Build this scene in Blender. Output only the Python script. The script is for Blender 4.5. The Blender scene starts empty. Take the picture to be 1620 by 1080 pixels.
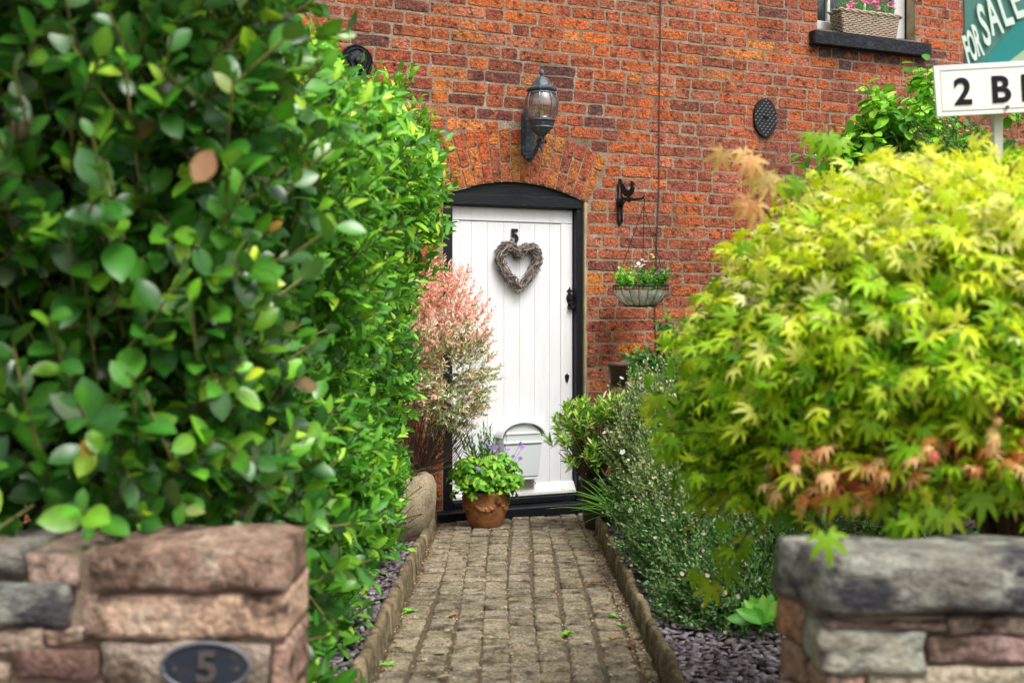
import bpy, bmesh, math, random
import numpy as np
from mathutils import Vector, Matrix, noise
random.seed(7)
sc = bpy.context.scene
COL = sc.collection
# ------------------------------------------------------------------ camera
F = 1900.0; CX = 810.0; HY = 500.0; HC = 1.307      # focal length in photo pixels, horizon row, lens height
cam_d = bpy.data.cameras.new('camera'); cam = bpy.data.objects.new('camera', cam_d); COL.objects.link(cam)
cam.location = (0, 0, HC); cam.rotation_euler = (math.radians(90), 0, 0)
cam_d.sensor_width = 36; cam_d.lens = F / 1620 * 36; cam_d.shift_y = (HY - 540) / 1620
cam_d.clip_start = 0.05; cam_d.clip_end = 500
cam_d.dof.use_dof = True; cam_d.dof.focus_distance = 7.0; cam_d.dof.aperture_fstop = 3.0
sc.camera = cam
# ------------------------------------------------------------------ sky, sun, exposure
SUN_EL = math.radians(58); SUN_AZ = math.radians(142)     # azimuth from north (+Y) clockwise: behind the camera, to the right
w = bpy.data.worlds.new('World'); sc.world = w; w.use_nodes = True
nt = w.node_tree; bg = nt.nodes['Background']
sky = nt.nodes.new('ShaderNodeTexSky'); sky.sky_type = 'NISHITA'; sky.sun_disc = False
sky.sun_elevation = SUN_EL; sky.sun_rotation = SUN_AZ; sky.dust_density = 6; sky.ozone_density = 1.0
hs = nt.nodes.new('ShaderNodeHueSaturation'); hs.inputs['Saturation'].default_value = 0.25
nt.links.new(sky.outputs[0], hs.inputs['Color']); nt.links.new(hs.outputs[0], bg.inputs['Color'])
bg.inputs['Strength'].default_value = 0.145
sl = bpy.data.lights.new('sun', 'SUN'); so = bpy.data.objects.new('sun', sl); COL.objects.link(so)
sl.energy = 1.35; sl.angle = math.radians(22); sl.color = (1, 0.98, 0.95)
sd = Vector((math.sin(SUN_AZ) * math.cos(SUN_EL), math.cos(SUN_AZ) * math.cos(SUN_EL), math.sin(SUN_EL)))
so.rotation_euler = sd.to_track_quat('Z', 'Y').to_euler()
vs = sc.view_settings; vs.view_transform = 'Standard'; vs.look = 'None'; vs.gamma = 1; vs.use_curve_mapping = False
vs.exposure = 0.62
sc.cycles.use_denoising = True
sc.cycles.max_bounces = 6; sc.cycles.transmission_bounces = 5

# ------------------------------------------------------------------ places
TH = math.radians(24.4); DX, DY = math.cos(TH), math.sin(TH); WY = 7.88    # the house front runs away to the right
def at(x, y, Y): return Vector(((x - CX) / F * Y, Y, HC + (HY - y) / F * Y))
def wl(x, y, o=0.0):            # a point of the wall (or a plane o in front of it): along, height
    a = (x - CX) / F
    s = (a * (WY - o * DX) - o * DY) / (DX - a * DY)
    return s, HC + (HY - y) / F * (WY + s * DY - o * DX)
def wp(s, z, o=0.0): return Vector((s * DX + o * DY, WY + s * DY - o * DX, z))
def zp(Y): return HC - (1.124 + 0.0232 * Y)       # the path falls gently towards the door
def px(P): return CX + P[0] / P[1] * F, HY - (P[2] - HC) / P[1] * F

# ------------------------------------------------------------------ materials
def mat(name, base=(0.5, 0.5, 0.5), rough=0.6, attr=None, dark=None, dark_scale=20, dark_lo=0.5, dark_hi=0.7, light=None, light_scale=8,
        light_lo=0.55, light_hi=0.75, bump=0.0, bump_scale=60, fine=0.15, fine_scale=200, metal=0.0, spec=0.5, trans=0.0, tcol=(1.3, 1.5, 0.4), back=None, coat=0, stretch=(1, 1, 1), bump_dist=0.01, wash=None):
    m = bpy.data.materials.new(name); m.use_nodes = True; nt = m.node_tree; N = nt.nodes; L = nt.links
    b = N['Principled BSDF']; b.inputs['Roughness'].default_value = rough; b.inputs['Metallic'].default_value = metal
    b.inputs['Specular IOR Level'].default_value = spec
    if coat: b.inputs['Coat Weight'].default_value = coat; b.inputs['Coat Roughness'].default_value = 0.25
    def node(t, **k):
        n = N.new(t)
        for a, v in k.items(): setattr(n, a, v)
        return n
    geo = node('ShaderNodeNewGeometry'); vec = geo.outputs['Position']
    mp = node('ShaderNodeVectorMath', operation='MULTIPLY'); L.new(vec, mp.inputs[0]); mp.inputs[1].default_value = stretch; vec = mp.outputs[0]
    if attr:
        a = node('ShaderNodeAttribute', attribute_name=attr); col = a.outputs['Color']
        sd_ = node('ShaderNodeVectorMath', operation='MULTIPLY_ADD'); L.new(a.outputs['Color'], sd_.inputs[0]); sd_.inputs[1].default_value = (31, 47, 113); L.new(vec, sd_.inputs[2]); 
        if not trans: vec = sd_.outputs[0]
    else:
        r = node('ShaderNodeRGB'); r.outputs[0].default_value = (*base, 1); col = r.outputs[0]
    def tex(scale, detail=4):
        n = node('ShaderNodeTexNoise'); n.inputs['Scale'].default_value = scale; n.inputs['Detail'].default_value = detail; n.inputs['Roughness'].default_value = 0.6
        L.new(vec, n.inputs['Vector']); return n.outputs['Fac']
    def mixin(col, c2, scale, lo, hi):
        r = node('ShaderNodeMapRange'); L.new(tex(scale), r.inputs[0]); r.inputs[1].default_value = lo; r.inputs[2].default_value = hi
        x = node('ShaderNodeMix', data_type='RGBA'); L.new(r.outputs[0], x.inputs[0]); L.new(col, x.inputs[6]); x.inputs[7].default_value = (*c2, 1); return x.outputs[2]
    if wash:      # broad weathering that runs across neighbouring pieces
        tw = node('ShaderNodeTexNoise'); tw.inputs['Scale'].default_value = wash[1]; tw.inputs['Detail'].default_value = 5; L.new(geo.outputs['Position'], tw.inputs['Vector'])
        rw_ = node('ShaderNodeMapRange'); L.new(tw.outputs['Fac'], rw_.inputs[0]); rw_.inputs[1].default_value = 0.42; rw_.inputs[2].default_value = 0.72; rw_.inputs[4].default_value = wash[2]
        xw = node('ShaderNodeMix', data_type='RGBA'); L.new(rw_.outputs[0], xw.inputs[0]); L.new(col, xw.inputs[6]); xw.inputs[7].default_value = (*wash[0], 1); col = xw.outputs[2]
    if light: col = mixin(col, light, light_scale, light_lo, light_hi)
    if dark: col = mixin(col, dark, dark_scale, dark_lo, dark_hi)
    if fine:
        r = node('ShaderNodeMapRange'); L.new(tex(fine_scale, 3), r.inputs[0]); r.inputs[1].default_value = 0.3; r.inputs[2].default_value = 0.7
        r.inputs[3].default_value = 1 - fine; r.inputs[4].default_value = 1 + fine
        x = node('ShaderNodeVectorMath', operation='SCALE'); L.new(col, x.inputs[0]); L.new(r.outputs[0], x.inputs[3]); col = x.outputs[0]
    if back:
        x = node('ShaderNodeMix', data_type='RGBA'); L.new(geo.outputs['Backfacing'], x.inputs[0]); L.new(col, x.inputs[6])
        mm = node('ShaderNodeMix', data_type='RGBA'); mm.inputs[0].default_value = 0.45; L.new(col, mm.inputs[6]); mm.inputs[7].default_value = (*back, 1); L.new(mm.outputs[2], x.inputs[7]); col = x.outputs[2]
    L.new(col, b.inputs['Base Color'])
    if bump:
        bn = node('ShaderNodeBump'); bn.inputs['Strength'].default_value = bump; bn.inputs['Distance'].default_value = bump_dist
        L.new(tex(bump_scale, 6), bn.inputs['Height']); L.new(bn.outputs[0], b.inputs['Normal'])
    if trans:
        t = node('ShaderNodeBsdfTranslucent'); v = node('ShaderNodeVectorMath', operation='MULTIPLY'); L.new(col, v.inputs[0]); v.inputs[1].default_value = tcol; L.new(v.outputs[0], t.inputs['Color'])
        ms = node('ShaderNodeMixShader'); ms.inputs[0].default_value = trans
        L.new(b.outputs[0], ms.inputs[1]); L.new(t.outputs[0], ms.inputs[2]); L.new(ms.outputs[0], N['Material Output'].inputs['Surface'])
    return m
M = {}
M['brick'] = mat('brick', attr='tint', rough=0.9, spec=0.2, dark=(0.06, 0.028, 0.024), dark_scale=24, dark_lo=0.50, dark_hi=0.70, light=(0.58, 0.19, 0.08), light_scale=17, light_lo=0.54, light_hi=0.80, bump=1.0, bump_scale=55, fine=0.5, fine_scale=95, bump_dist=0.02, wash=((0.17, 0.075, 0.05), 2.2, 0.75))
M['mortar'] = mat('mortar', (0.31, 0.235, 0.17), rough=0.95, spec=0.15, dark=(0.15, 0.09, 0.06), dark_scale=3.0, dark_lo=0.46, dark_hi=0.72, light=(0.46, 0.39, 0.31), light_scale=18, bump=1, bump_scale=60, fine=0.35, fine_scale=110)
M['beige_paint'] = mat('beige_render', (0.45, 0.34, 0.2), rough=0.9, bump=0.5, bump_scale=80, dark=(0.25, 0.18, 0.1), dark_scale=9)
M['white_paint'] = mat('white_door_paint', (0.80, 0.80, 0.81), rough=0.42, fine=0.04, fine_scale=40, bump=0.2, bump_scale=45, stretch=(1, 1, 0.12), dark=(0.70, 0.69, 0.66), dark_scale=22, dark_lo=0.62, dark_hi=0.8)
M['old_white'] = mat('weathered_white_paint', (0.70, 0.69, 0.66), rough=0.5, dark=(0.2, 0.18, 0.15), dark_scale=40, dark_lo=0.62, dark_hi=0.75, fine=0.08)
M['grey_white'] = mat('grey_white_metal', (0.66, 0.69, 0.69), rough=0.4, fine=0.03)
M['groove'] = mat('door_joint_shadow_gap', (0.58, 0.58, 0.59), rough=0.8, fine=0.15, fine_scale=30)
M['black_paint'] = mat('black_gloss_paint', (0.006, 0.007, 0.010), rough=0.42, spec=0.3, dark=(0.045, 0.05, 0.06), dark_scale=35, dark_lo=0.58, dark_hi=0.8, bump=0.6, bump_scale=18, fine=0.3, stretch=(1, 1, 9), bump_dist=0.004)
M['black_sill'] = mat('black_painted_stone', (0.008, 0.009, 0.013), rough=0.45, spec=0.3, dark=(0.028, 0.034, 0.045), dark_scale=22, bump=0.7, bump_scale=40)
M['tread'] = mat('rubbed_tread_metal', (0.30, 0.31, 0.33), rough=0.4)
M['iron'] = mat('black_iron', (0.007, 0.007, 0.009), rough=0.45, spec=0.35, bump=0.5, bump_scale=60, metal=0.0)
M['lamp_metal'] = mat('worn_lamp_metal', (0.06, 0.08, 0.10), rough=0.42, dark=(0.28, 0.26, 0.25), dark_scale=45, dark_lo=0.55, dark_hi=0.72, bump=0.4, bump_scale=90, metal=0.2)
M['lamp_edge'] = mat('lamp_metal_rubbed_edge', (0.16, 0.19, 0.22), rough=0.4, dark=(0.04, 0.05, 0.06), dark_scale=50, metal=0.3)
M['paver'] = mat('paving_block', attr='tint', rough=0.95, spec=0.2, dark=(0.06, 0.045, 0.03), dark_scale=11, dark_lo=0.46, dark_hi=0.70, light=(0.46, 0.39, 0.28), light_scale=34, light_lo=0.56, light_hi=0.70, bump=1.0, bump_scale=60, fine=0.55, fine_scale=85, bump_dist=0.02, wash=((0.12, 0.10, 0.06), 1.8, 0.5))
M['soil_joint'] = mat('mossy_joint_soil', (0.11, 0.08, 0.052), rough=1, dark=(0.045, 0.07, 0.015), dark_scale=9, dark_lo=0.58, dark_hi=0.66, light=(0.16, 0.09, 0.045), light_scale=70, bump=1, bump_scale=100, fine=0.5)
M['soil'] = mat('garden_soil', (0.05, 0.035, 0.024), rough=1, bump=1, bump_scale=30, fine=0.4, fine_scale=60)
M['edging'] = mat('edging_stone', attr='tint', rough=0.95, spec=0.2, dark=(0.06, 0.048, 0.03), dark_scale=16, dark_lo=0.45, dark_hi=0.7, light=(0.34, 0.30, 0.20), light_scale=30, light_lo=0.6, bump=1, bump_scale=45, fine=0.35, fine_scale=90)
M['slate'] = mat('slate_chip', attr='tint', rough=0.55, spec=0.4, trans=0, fine=0.25, fine_scale=120)
M['stone'] = mat('wall_stone', attr='tint', rough=0.92, spec=0.25, dark=(0.12, 0.075, 0.05), dark_scale=10.0, dark_lo=0.52, dark_hi=0.66, light=(0.52, 0.42, 0.32), light_scale=9, light_lo=0.52, light_hi=0.72, bump=1, bump_scale=40, fine=0.45, fine_scale=60, bump_dist=0.03)
M['lichen'] = mat('lichen_stone', attr='tint', rough=0.95, spec=0.2, dark=(0.045, 0.042, 0.048), dark_scale=9, dark_lo=0.48, dark_hi=0.64, light=(0.34, 0.345, 0.285), light_scale=11, light_lo=0.44, light_hi=0.60, bump=1, bump_scale=30, fine=0.3, fine_scale=80, bump_dist=0.02, stretch=(1, 1, 1.7))
M['wall_mortar'] = mat('rubble_mortar', (0.38, 0.28, 0.20), rough=1, dark=(0.12, 0.08, 0.06), dark_scale=9, bump=1, bump_scale=40, fine=0.3)
M['concrete'] = mat('rough_concrete', (0.37, 0.30, 0.19), rough=0.95, dark=(0.17, 0.13, 0.08), dark_scale=9, dark_lo=0.45, dark_hi=0.8, bump=1, bump_scale=60, fine=0.45, fine_scale=120)
M['terracotta'] = mat('terracotta', (0.33, 0.135, 0.045), rough=0.75, dark=(0.17, 0.06, 0.02), dark_scale=16, dark_lo=0.5, light=(0.44, 0.23, 0.10), light_scale=30, bump=0.6, bump_scale=80, fine=0.15)
M['dark_pot'] = mat('dark_plastic_pot', (0.025, 0.03, 0.02), rough=0.45, bump=0.2)
M['glass'] = mat('window_glass', (0.02, 0.03, 0.03), rough=0.06, spec=0.8, fine=0)
M['room'] = mat('dark_room', (0.03, 0.035, 0.04), rough=0.9, light=(0.2, 0.22, 0.2), light_scale=16, light_lo=0.6)
M['wicker'] = mat('wicker_willow', (0.42, 0.33, 0.24), rough=0.7, dark=(0.17, 0.11, 0.07), dark_scale=60, light=(0.62, 0.53, 0.43), light_scale=40, fine=0.25)
M['twig'] = mat('dry_twig', attr='tint', rough=0.85, fine=0.35, fine_scale=150)
M['bark'] = mat('bark', (0.10, 0.065, 0.04), rough=0.9, bump=0.7, bump_scale=60, fine=0.3)
M['green_bark'] = mat('young_bark', (0.22, 0.2, 0.05), rough=0.7, dark=(0.12, 0.07, 0.04), dark_scale=10, fine=0.2)
M['liner'] = mat('basket_liner', (0.76, 0.74, 0.62), rough=0.95, bump=1, bump_scale=30, fine=0.25, fine_scale=60, dark=(0.3, 0.29, 0.2), dark_scale=12)
M['leaf_gloss'] = mat('glossy_leaf', attr='tint', rough=0.30, spec=0.6, trans=0.22, tcol=(1.2, 1.5, 0.3), back=(0.16, 0.24, 0.11), fine=0.12, fine_scale=50)
M['leaf'] = mat('soft_leaf', attr='tint', rough=0.45, spec=0.4, trans=0.3, tcol=(1.25, 1.5, 0.35), back=(0.14, 0.24, 0.09), fine=0.12, fine_scale=60)
M['leaf_matt'] = mat('matt_leaf', attr='tint', rough=0.6, spec=0.3, trans=0.25, tcol=(1.2, 1.3, 0.6), fine=0.12, fine_scale=80)
M['maple_leaf'] = mat('maple_leaf', attr='tint', rough=0.5, spec=0.35, trans=0.42, tcol=(1.15, 1.2, 0.4), fine=0.12, fine_scale=50)
M['petal'] = mat('petal', attr='tint', rough=0.6, trans=0.3, tcol=(1.1, 1, 1.1), fine=0.08)
M['sign_white'] = mat('white_sign_board', (0.8, 0.8, 0.8), rough=0.4, fine=0.02)
M['sign_black'] = mat('black_lettering', (0.006, 0.006, 0.009), spec=0.2, rough=0.5, fine=0)
M['sign_teal'] = mat('teal_print', (0.0, 0.20, 0.20), rough=0.35, fine=0.02)
M['sign_greyteal'] = mat('grey_teal_print', (0.05, 0.18, 0.155), rough=0.35, fine=0.02)
M['sign_pale'] = mat('pale_green_print', (0.33, 0.43, 0.25), rough=0.35, fine=0.02)
M['sign_text'] = mat('pale_lettering', (0.62, 0.72, 0.66), rough=0.4, fine=0)
M['bronze'] = mat('worn_bronze_numeral', (0.085, 0.07, 0.062), rough=0.5, fine=0.2)
M['plaque_rim'] = mat('worn_grey_rim', (0.12, 0.125, 0.14), rough=0.5, fine=0.2)
M['plaque_face'] = mat('slate_blue_black', (0.022, 0.028, 0.04), rough=0.45, dark=(0.05, 0.05, 0.05), fine=0.2)
M['bench_wood'] = mat('weathered_wood', (0.13, 0.11, 0.085), rough=0.9, dark=(0.06, 0.05, 0.045), dark_scale=25, stretch=(1, 1, 0.2), fine=0.3)
M['grey_slat'] = mat('weathered_grey_slat', (0.24, 0.24, 0.21), rough=0.9, fine=0.3)
M['wax'] = mat('candle_lamp', (0.75, 0.66, 0.5), rough=0.5, fine=0)
M['amber'] = mat('amber_bulb', (0.8, 0.33, 0.1), rough=0.3, fine=0)
def smoky():
    m = bpy.data.materials.new('smoky_lamp_glass'); m.use_nodes = True; nt = m.node_tree; N = nt.nodes; L = nt.links
    t = N.new('ShaderNodeBsdfTransparent'); t.inputs[0].default_value = (0.92, 0.88, 0.83, 1)
    g = N.new('ShaderNodeBsdfGlossy'); g.inputs['Roughness'].default_value = 0.12; g.inputs[0].default_value = (0.9, 0.9, 0.9, 1)
    d = N.new('ShaderNodeBsdfDiffuse'); d.inputs[0].default_value = (0.25, 0.2, 0.17, 1)
    m1 = N.new('ShaderNodeMixShader'); m1.inputs[0].default_value = 0.14; L.new(t.outputs[0], m1.inputs[1]); L.new(g.outputs[0], m1.inputs[2])
    m2 = N.new('ShaderNodeMixShader'); m2.inputs[0].default_value = 0.10; L.new(m1.outputs[0], m2.inputs[1]); L.new(d.outputs[0], m2.inputs[2])
    L.new(m2.outputs[0], N['Material Output'].inputs['Surface']); return m
M['smoky'] = smoky()

# ------------------------------------------------------------------ objects
def props(o, label=None, cat=None, group=None, kind=None):
    if label: o['label'] = label
    if cat: o['category'] = cat
    if group: o['group'] = group
    if kind: o['kind'] = kind
    return o
def thing(name, label, cat, loc=(0, 0, 0), rotz=0.0, group=None):
    o = bpy.data.objects.new(name, None); COL.objects.link(o); o.location = loc; o.rotation_euler = (0, 0, rotz)
    o.empty_display_size = 0.1
    return props(o, label, cat, group)
def link(name, me, parent=None, kind=None):
    o = bpy.data.objects.new(name, me); COL.objects.link(o)
    if parent: o.parent = parent
    if kind: o['kind'] = kind
    return o
class MB:
    def __init__(s): s.v = []; s.f = []; s.t = []; s.cur = (0.3, 0.3, 0.3)
    def add(s, vs, fs, tint=None):
        n = len(s.v); s.v += [tuple(v) for v in vs]; s.f += [tuple(i + n for i in f) for f in fs]; s.t += [tint or s.cur] * len(vs); return s
    def box(s, x0, x1, y0, y1, z0, z1, tint=None):
        v = [(x, y, z) for z in (z0, z1) for y in (y0, y1) for x in (x0, x1)]
        return s.add(v, [(0, 2, 3, 1), (4, 5, 7, 6), (0, 1, 5, 4), (2, 6, 7, 3), (0, 4, 6, 2), (1, 3, 7, 5)], tint)
    def bbox(s, x0, x1, y0, y1, z0, z1, c=0.004):     # box with chamfered edges
        v = []; f = []
        cs = [(x, y, z) for z in (z0, z1) for y in (y0, y1) for x in (x0, x1)]
        bm = bmesh.new()
        bv = [bm.verts.new(p) for p in cs]
        for q in [(0, 2, 3, 1), (4, 5, 7, 6), (0, 1, 5, 4), (2, 6, 7, 3), (0, 4, 6, 2), (1, 3, 7, 5)]: bm.faces.new([bv[i] for i in q])
        bmesh.ops.bevel(bm, geom=list(bm.edges), offset=c, segments=1, affect='EDGES')
        bm.verts.index_update(); s.add([p.co[:] for p in bm.verts], [[q.index for q in fc.verts] for fc in bm.faces]); bm.free(); return s
    def lathe(s, prof, seg=20, c=(0, 0, 0), sx=1, sy=1, a0=0):
        n = len(s.v); m = len(prof); vs = []
        for k in range(seg):
            a = a0 + 2 * math.pi * k / seg
            for r, z in prof: vs.append((c[0] + r * math.cos(a) * sx, c[1] + r * math.sin(a) * sy, c[2] + z))
        fs = [(k * m + i, ((k + 1) % seg) * m + i, ((k + 1) % seg) * m + i + 1, k * m + i + 1) for k in range(seg) for i in range(m - 1)]
        return s.add(vs, fs)
    def tube(s, pts, r, seg=6, tint=None, closed=False):
        pts = [Vector(p) for p in pts]; m = len(pts); vs = []
        rr = r if isinstance(r, (list, tuple)) else [r] * m
        for i, p in enumerate(pts):
            if closed: d = pts[(i + 1) % m] - pts[i - 1]
            else: d = pts[min(i + 1, m - 1)] - pts[max(i - 1, 0)]
            if d.length < 1e-9: d = Vector((0, 0, 1))
            d.normalize(); up = Vector((0, 0, 1)) if abs(d.z) < 0.9 else Vector((0, 1, 0))
            a = d.cross(up).normalized(); b = a.cross(d)
            for k in range(seg):
                t = 2 * math.pi * k / seg; vs.append(p + (a * math.cos(t) + b * math.sin(t)) * rr[i])
        fs = [(i * seg + k, ((i + 1) % m) * seg + k, ((i + 1) % m) * seg + (k + 1) % seg, i * seg + (k + 1) % seg) for i in range(m if closed else m - 1) for k in range(seg)]
        if not closed: fs += [tuple(range(seg)), tuple(range((m - 1) * seg, m * seg))]
        return s.add(vs, fs, tint)
    def prism(s, poly, y0, y1):       # outline in x,z; depth along y
        n = len(poly); v = [(x, y0, z) for x, z in poly] + [(x, y1, z) for x, z in poly]
        return s.add(v, [tuple(range(n)), tuple(range(2 * n - 1, n - 1, -1))] + [(i, i + n, (i + 1) % n + n, (i + 1) % n) for i in range(n)])
    def build(s, name, m, parent=None, smooth=False, label=None, kind=None, loc=None):
        me = bpy.data.meshes.new(name); me.from_pydata(s.v, [], s.f)
        a = me.color_attributes.new('tint', 'FLOAT_COLOR', 'POINT')
        a.data.foreach_set('color', np.concatenate([np.array(s.t, dtype=np.float32).reshape(-1, 3), np.ones((len(s.t), 1), np.float32)], 1).ravel())
        bm = bmesh.new(); bm.from_mesh(me); bmesh.ops.recalc_face_normals(bm, faces=bm.faces); bm.to_mesh(me); bm.free()
        if smooth: me.polygons.foreach_set('use_smooth', [True] * len(me.polygons))
        me.materials.append(m); o = link(name, me, parent, kind)
        if loc is not None: o.location = loc
        if label: o['label'] = label
        return o
def text_mesh(name, body, size, m, parent, loc, rot, ext=0.003, off=0.0, sx=1.0, shear=0):
    c = bpy.data.curves.new(name, 'FONT'); c.body = body; c.size = size; c.extrude = ext; c.offset = off; c.align_x = 'CENTER'; c.shear = shear
    t = bpy.data.objects.new(name, c); COL.objects.link(t)
    me = bpy.data.meshes.new_from_object(t.evaluated_get(bpy.context.evaluated_depsgraph_get())); bpy.data.objects.remove(t)
    me.materials.clear(); me.materials.append(m); me.name = name
    o = link(name, me, parent); o.location = loc; o.rotation_euler = rot; o.scale = (sx, 1, 1); return o

# ------------------------------------------------------------------ the house front
house = thing('cottage', 'red brick cottage front with white plank door under shallow arch and black window sill', 'cottage', (0, WY, 0), TH)
# local frame: x along the wall, y into the house, z up
sFL = wl(701, 500)[0]; sFR = wl(924.5, 500)[0]            # outer edges of the black frame
zSp = (wl(701, 311)[1] + wl(925, 319)[1]) / 2; sAp, zAp = (sFL + sFR) / 2, wl(815, 288)[1]
half = (sFR - sFL) / 2; rise = zAp - zSp; RA = (half * half + rise * rise) / (2 * rise); zC = zAp - RA
def arc(s, R=RA): return zC + math.sqrt(max(0, R * R - (s - sAp) ** 2))
TEXT_ = 0.345; RE = RA + TEXT_; angM = math.asin(half / RA) + 0.02
sWL, zW0 = wl(1293, 44)[0], wl(1293, 46)[1]; sWR = wl(1448, 60)[0]; zW1 = zW0 + 1.25
S0, S1, ZT = -3.2, 6.2, 4.9
mb = MB(); cur = S0
cols = [S0 + 0.2 * i for i in range(int((S1 - S0) / 0.2) + 1)] + [sFL, sFR, sWL, sWR] + [sFL + (sFR - sFL) * i / 16 for i in range(1, 16)]
cols = sorted(set(round(c, 5) for c in cols)); cols = [c for i, c in enumerate(cols) if i == 0 or c - cols[i - 1] > 1e-4]
for a, b in zip(cols, cols[1:]):
    c = (a + b) / 2
    if sFL < c < sFR: q = [(a, arc(a)), (b, arc(b)), (b, ZT), (a, ZT)]; qs = [q]
    elif sWL < c < sWR: qs = [[(a, -0.3), (b, -0.3), (b, zW0), (a, zW0)], [(a, zW1), (b, zW1), (b, ZT), (a, ZT)]]
    else: qs = [[(a, -0.3), (b, -0.3), (b, ZT), (a, ZT)]]
    for q in qs: mb.add([(x, 0, z) for x, z in q], [(0, 1, 2, 3)])
    if sFL < c < sFR: mb.add([(a, 0, arc(a)), (b, 0, arc(b)), (b, 0.2, arc(b)), (a, 0.2, arc(a))], [(0, 1, 2, 3)])
for s_, z0, z1 in ((sFL, -0.3, arc(sFL)), (sFR, -0.3, arc(sFR)), (sWL, zW0, zW1)):
    mb.add([(s_, 0, z0), (s_, 0.2, z0), (s_, 0.2, z1), (s_, 0, z1)], [(0, 1, 2, 3)])
mb.add([(sWL, 0, zW1), (sWR, 0, zW1), (sWR, 0.2, zW1), (sWL, 0.2, zW1)], [(0, 1, 2, 3)])
mb.add([(S0, 0, -0.3), (S0, 4, -0.3), (S0, 4, ZT), (S0, 0, ZT)], [(0, 1, 2, 3)]); mb.add([(S1, 0, -0.3), (S1, 4, -0.3), (S1, 4, ZT), (S1, 0, ZT)], [(0, 1, 2, 3)])
mb.add([(S0, 0, ZT), (S1, 0, ZT), (S1, 4, ZT), (S0, 4, ZT)], [(0, 1, 2, 3)])
wall = mb.build('wall', M['mortar'], house)

PAL = [((0.50, 0.122, 0.040), 7), ((0.56, 0.150, 0.042), 3), ((0.42, 0.100, 0.045), 4), ((0.34, 0.085, 0.045), 2.0), ((0.52, 0.180, 0.090), 2.5), ((0.22, 0.065, 0.045), 0.35), ((0.62, 0.21, 0.06), 0.8)]
PALR = [((0.46, 0.122, 0.055), 5), ((0.48, 0.155, 0.088), 3), ((0.36, 0.095, 0.055), 4), ((0.29, 0.085, 0.055), 1.4), ((0.52, 0.135, 0.045), 2.8), ((0.20, 0.07, 0.055), 0.15)]
def pick(pal, rng):
    t = rng.random() * sum(w_ for _, w_ in pal)
    for c, w_ in pal:
        t -= w_
        if t <= 0: break
    k = rng.uniform(0.82, 1.18); return tuple(x * k * rng.uniform(0.96, 1.04) for x in c)
SPOTS = [(940, 171, (0.075, 0.05, 0.045)), (982, 550, (0.80, 0.26, 0.03)), (705, 125, (0.68, 0.23, 0.05)), (836, 124, (0.70, 0.27, 0.07)), (908, 126, (0.72, 0.33, 0.12)), (896, 142, (0.60, 0.23, 0.09)),
         (764, 116, (0.14, 0.05, 0.045)), (790, 121, (0.13, 0.05, 0.045)), (810, 121, (0.14, 0.05, 0.045)), (890, 127, (0.12, 0.045, 0.04)), (795, 175, (0.2, 0.06, 0.05)), (945, 189, (0.2, 0.07, 0.06)), (1122, 110, (0.75, 0.28, 0.07)),
         (945, 290, (0.5, 0.2, 0.13)), (940, 332, (0.6, 0.2, 0.05)), (936, 448, (0.66, 0.22, 0.04)), (933, 388, (0.55, 0.2, 0.12)), (1092, 88, (0.66, 0.2, 0.05)), (800, 20, (0.58, 0.16, 0.04)), (942, 62, (0.62, 0.17, 0.04)), (1207, 42, (0.5, 0.09, 0.02)),
         (1190, 80, (0.68, 0.24, 0.06)), (910, 108, (0.1, 0.05, 0.045)), (880, 155, (0.16, 0.06, 0.045)), (585, 60, (0.14, 0.06, 0.05)), (750, 50, (0.55, 0.2, 0.06)), (1345, 95, (0.1, 0.07, 0.06)), (1300, 85, (0.11, 0.07, 0.06)), (1400, 95, (0.12, 0.08, 0.07)), (1450, 100, (0.13, 0.08, 0.07))]
SP = [(*wl(x, y), c) for x, y, c in SPOTS]
rng = random.Random(11)
def brick_shape(pts, rng, lift, back=0.006):
    """an uneven brick face from a loop of (s, z): rim at the wall, arris, face proud of the mortar"""
    n = len(pts); cx = sum(p[0] for p in pts) / n; cz = sum(p[1] for p in pts) / n
    v = [(x, back, z) for x, z in pts]; cham = 0.0045
    v += [(x, -lift * 0.55, z) for x, z in pts]
    for x, z in pts:
        dx, dz = cx - x, cz - z; l = math.hypot(dx, dz); k = cham * rng.uniform(0.7, 2.0) / l
        v.append((x + dx * k, -lift + rng.uniform(-0.001, 0.0015), z + dz * k))
    f = [(i, (i + 1) % n, (i + 1) % n + n, i + n) for i in range(n)] + [(i + n, (i + 1) % n + n, (i + 1) % n + 2 * n, i + 2 * n) for i in range(n)] + [tuple(range(2 * n, 3 * n))]
    return v, f
def rect_loop(s0, s1, z0, z1, rng, j=0.0036, rot=0.0):
    c = 0.009; L = s1 - s0; nx = 3 if L > 0.15 else 2
    p = []
    xs = [s0 + c] + [s0 + L * (i + 1) / nx for i in range(nx - 1)] + [s1 - c]
    p += [(x, z0) for x in xs]; p += [(s1, z0 + c)]; p += [(s1, z1 - c)]; p += [(x, z1) for x in reversed(xs)]; p += [(s0, z1 - c), (s0, z0 + c)]
    cx, cz = (s0 + s1) / 2, (z0 + z1) / 2
    return [(x + rng.uniform(-j, j) - (z - cz) * rot, z + rng.uniform(-j, j) + (x - cx) * rot) for x, z in p]
bricks = []        # (screen size, verts, faces, tint, kind)
CH = 0.081; nrow = int((ZT + 0.25) / CH)
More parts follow.
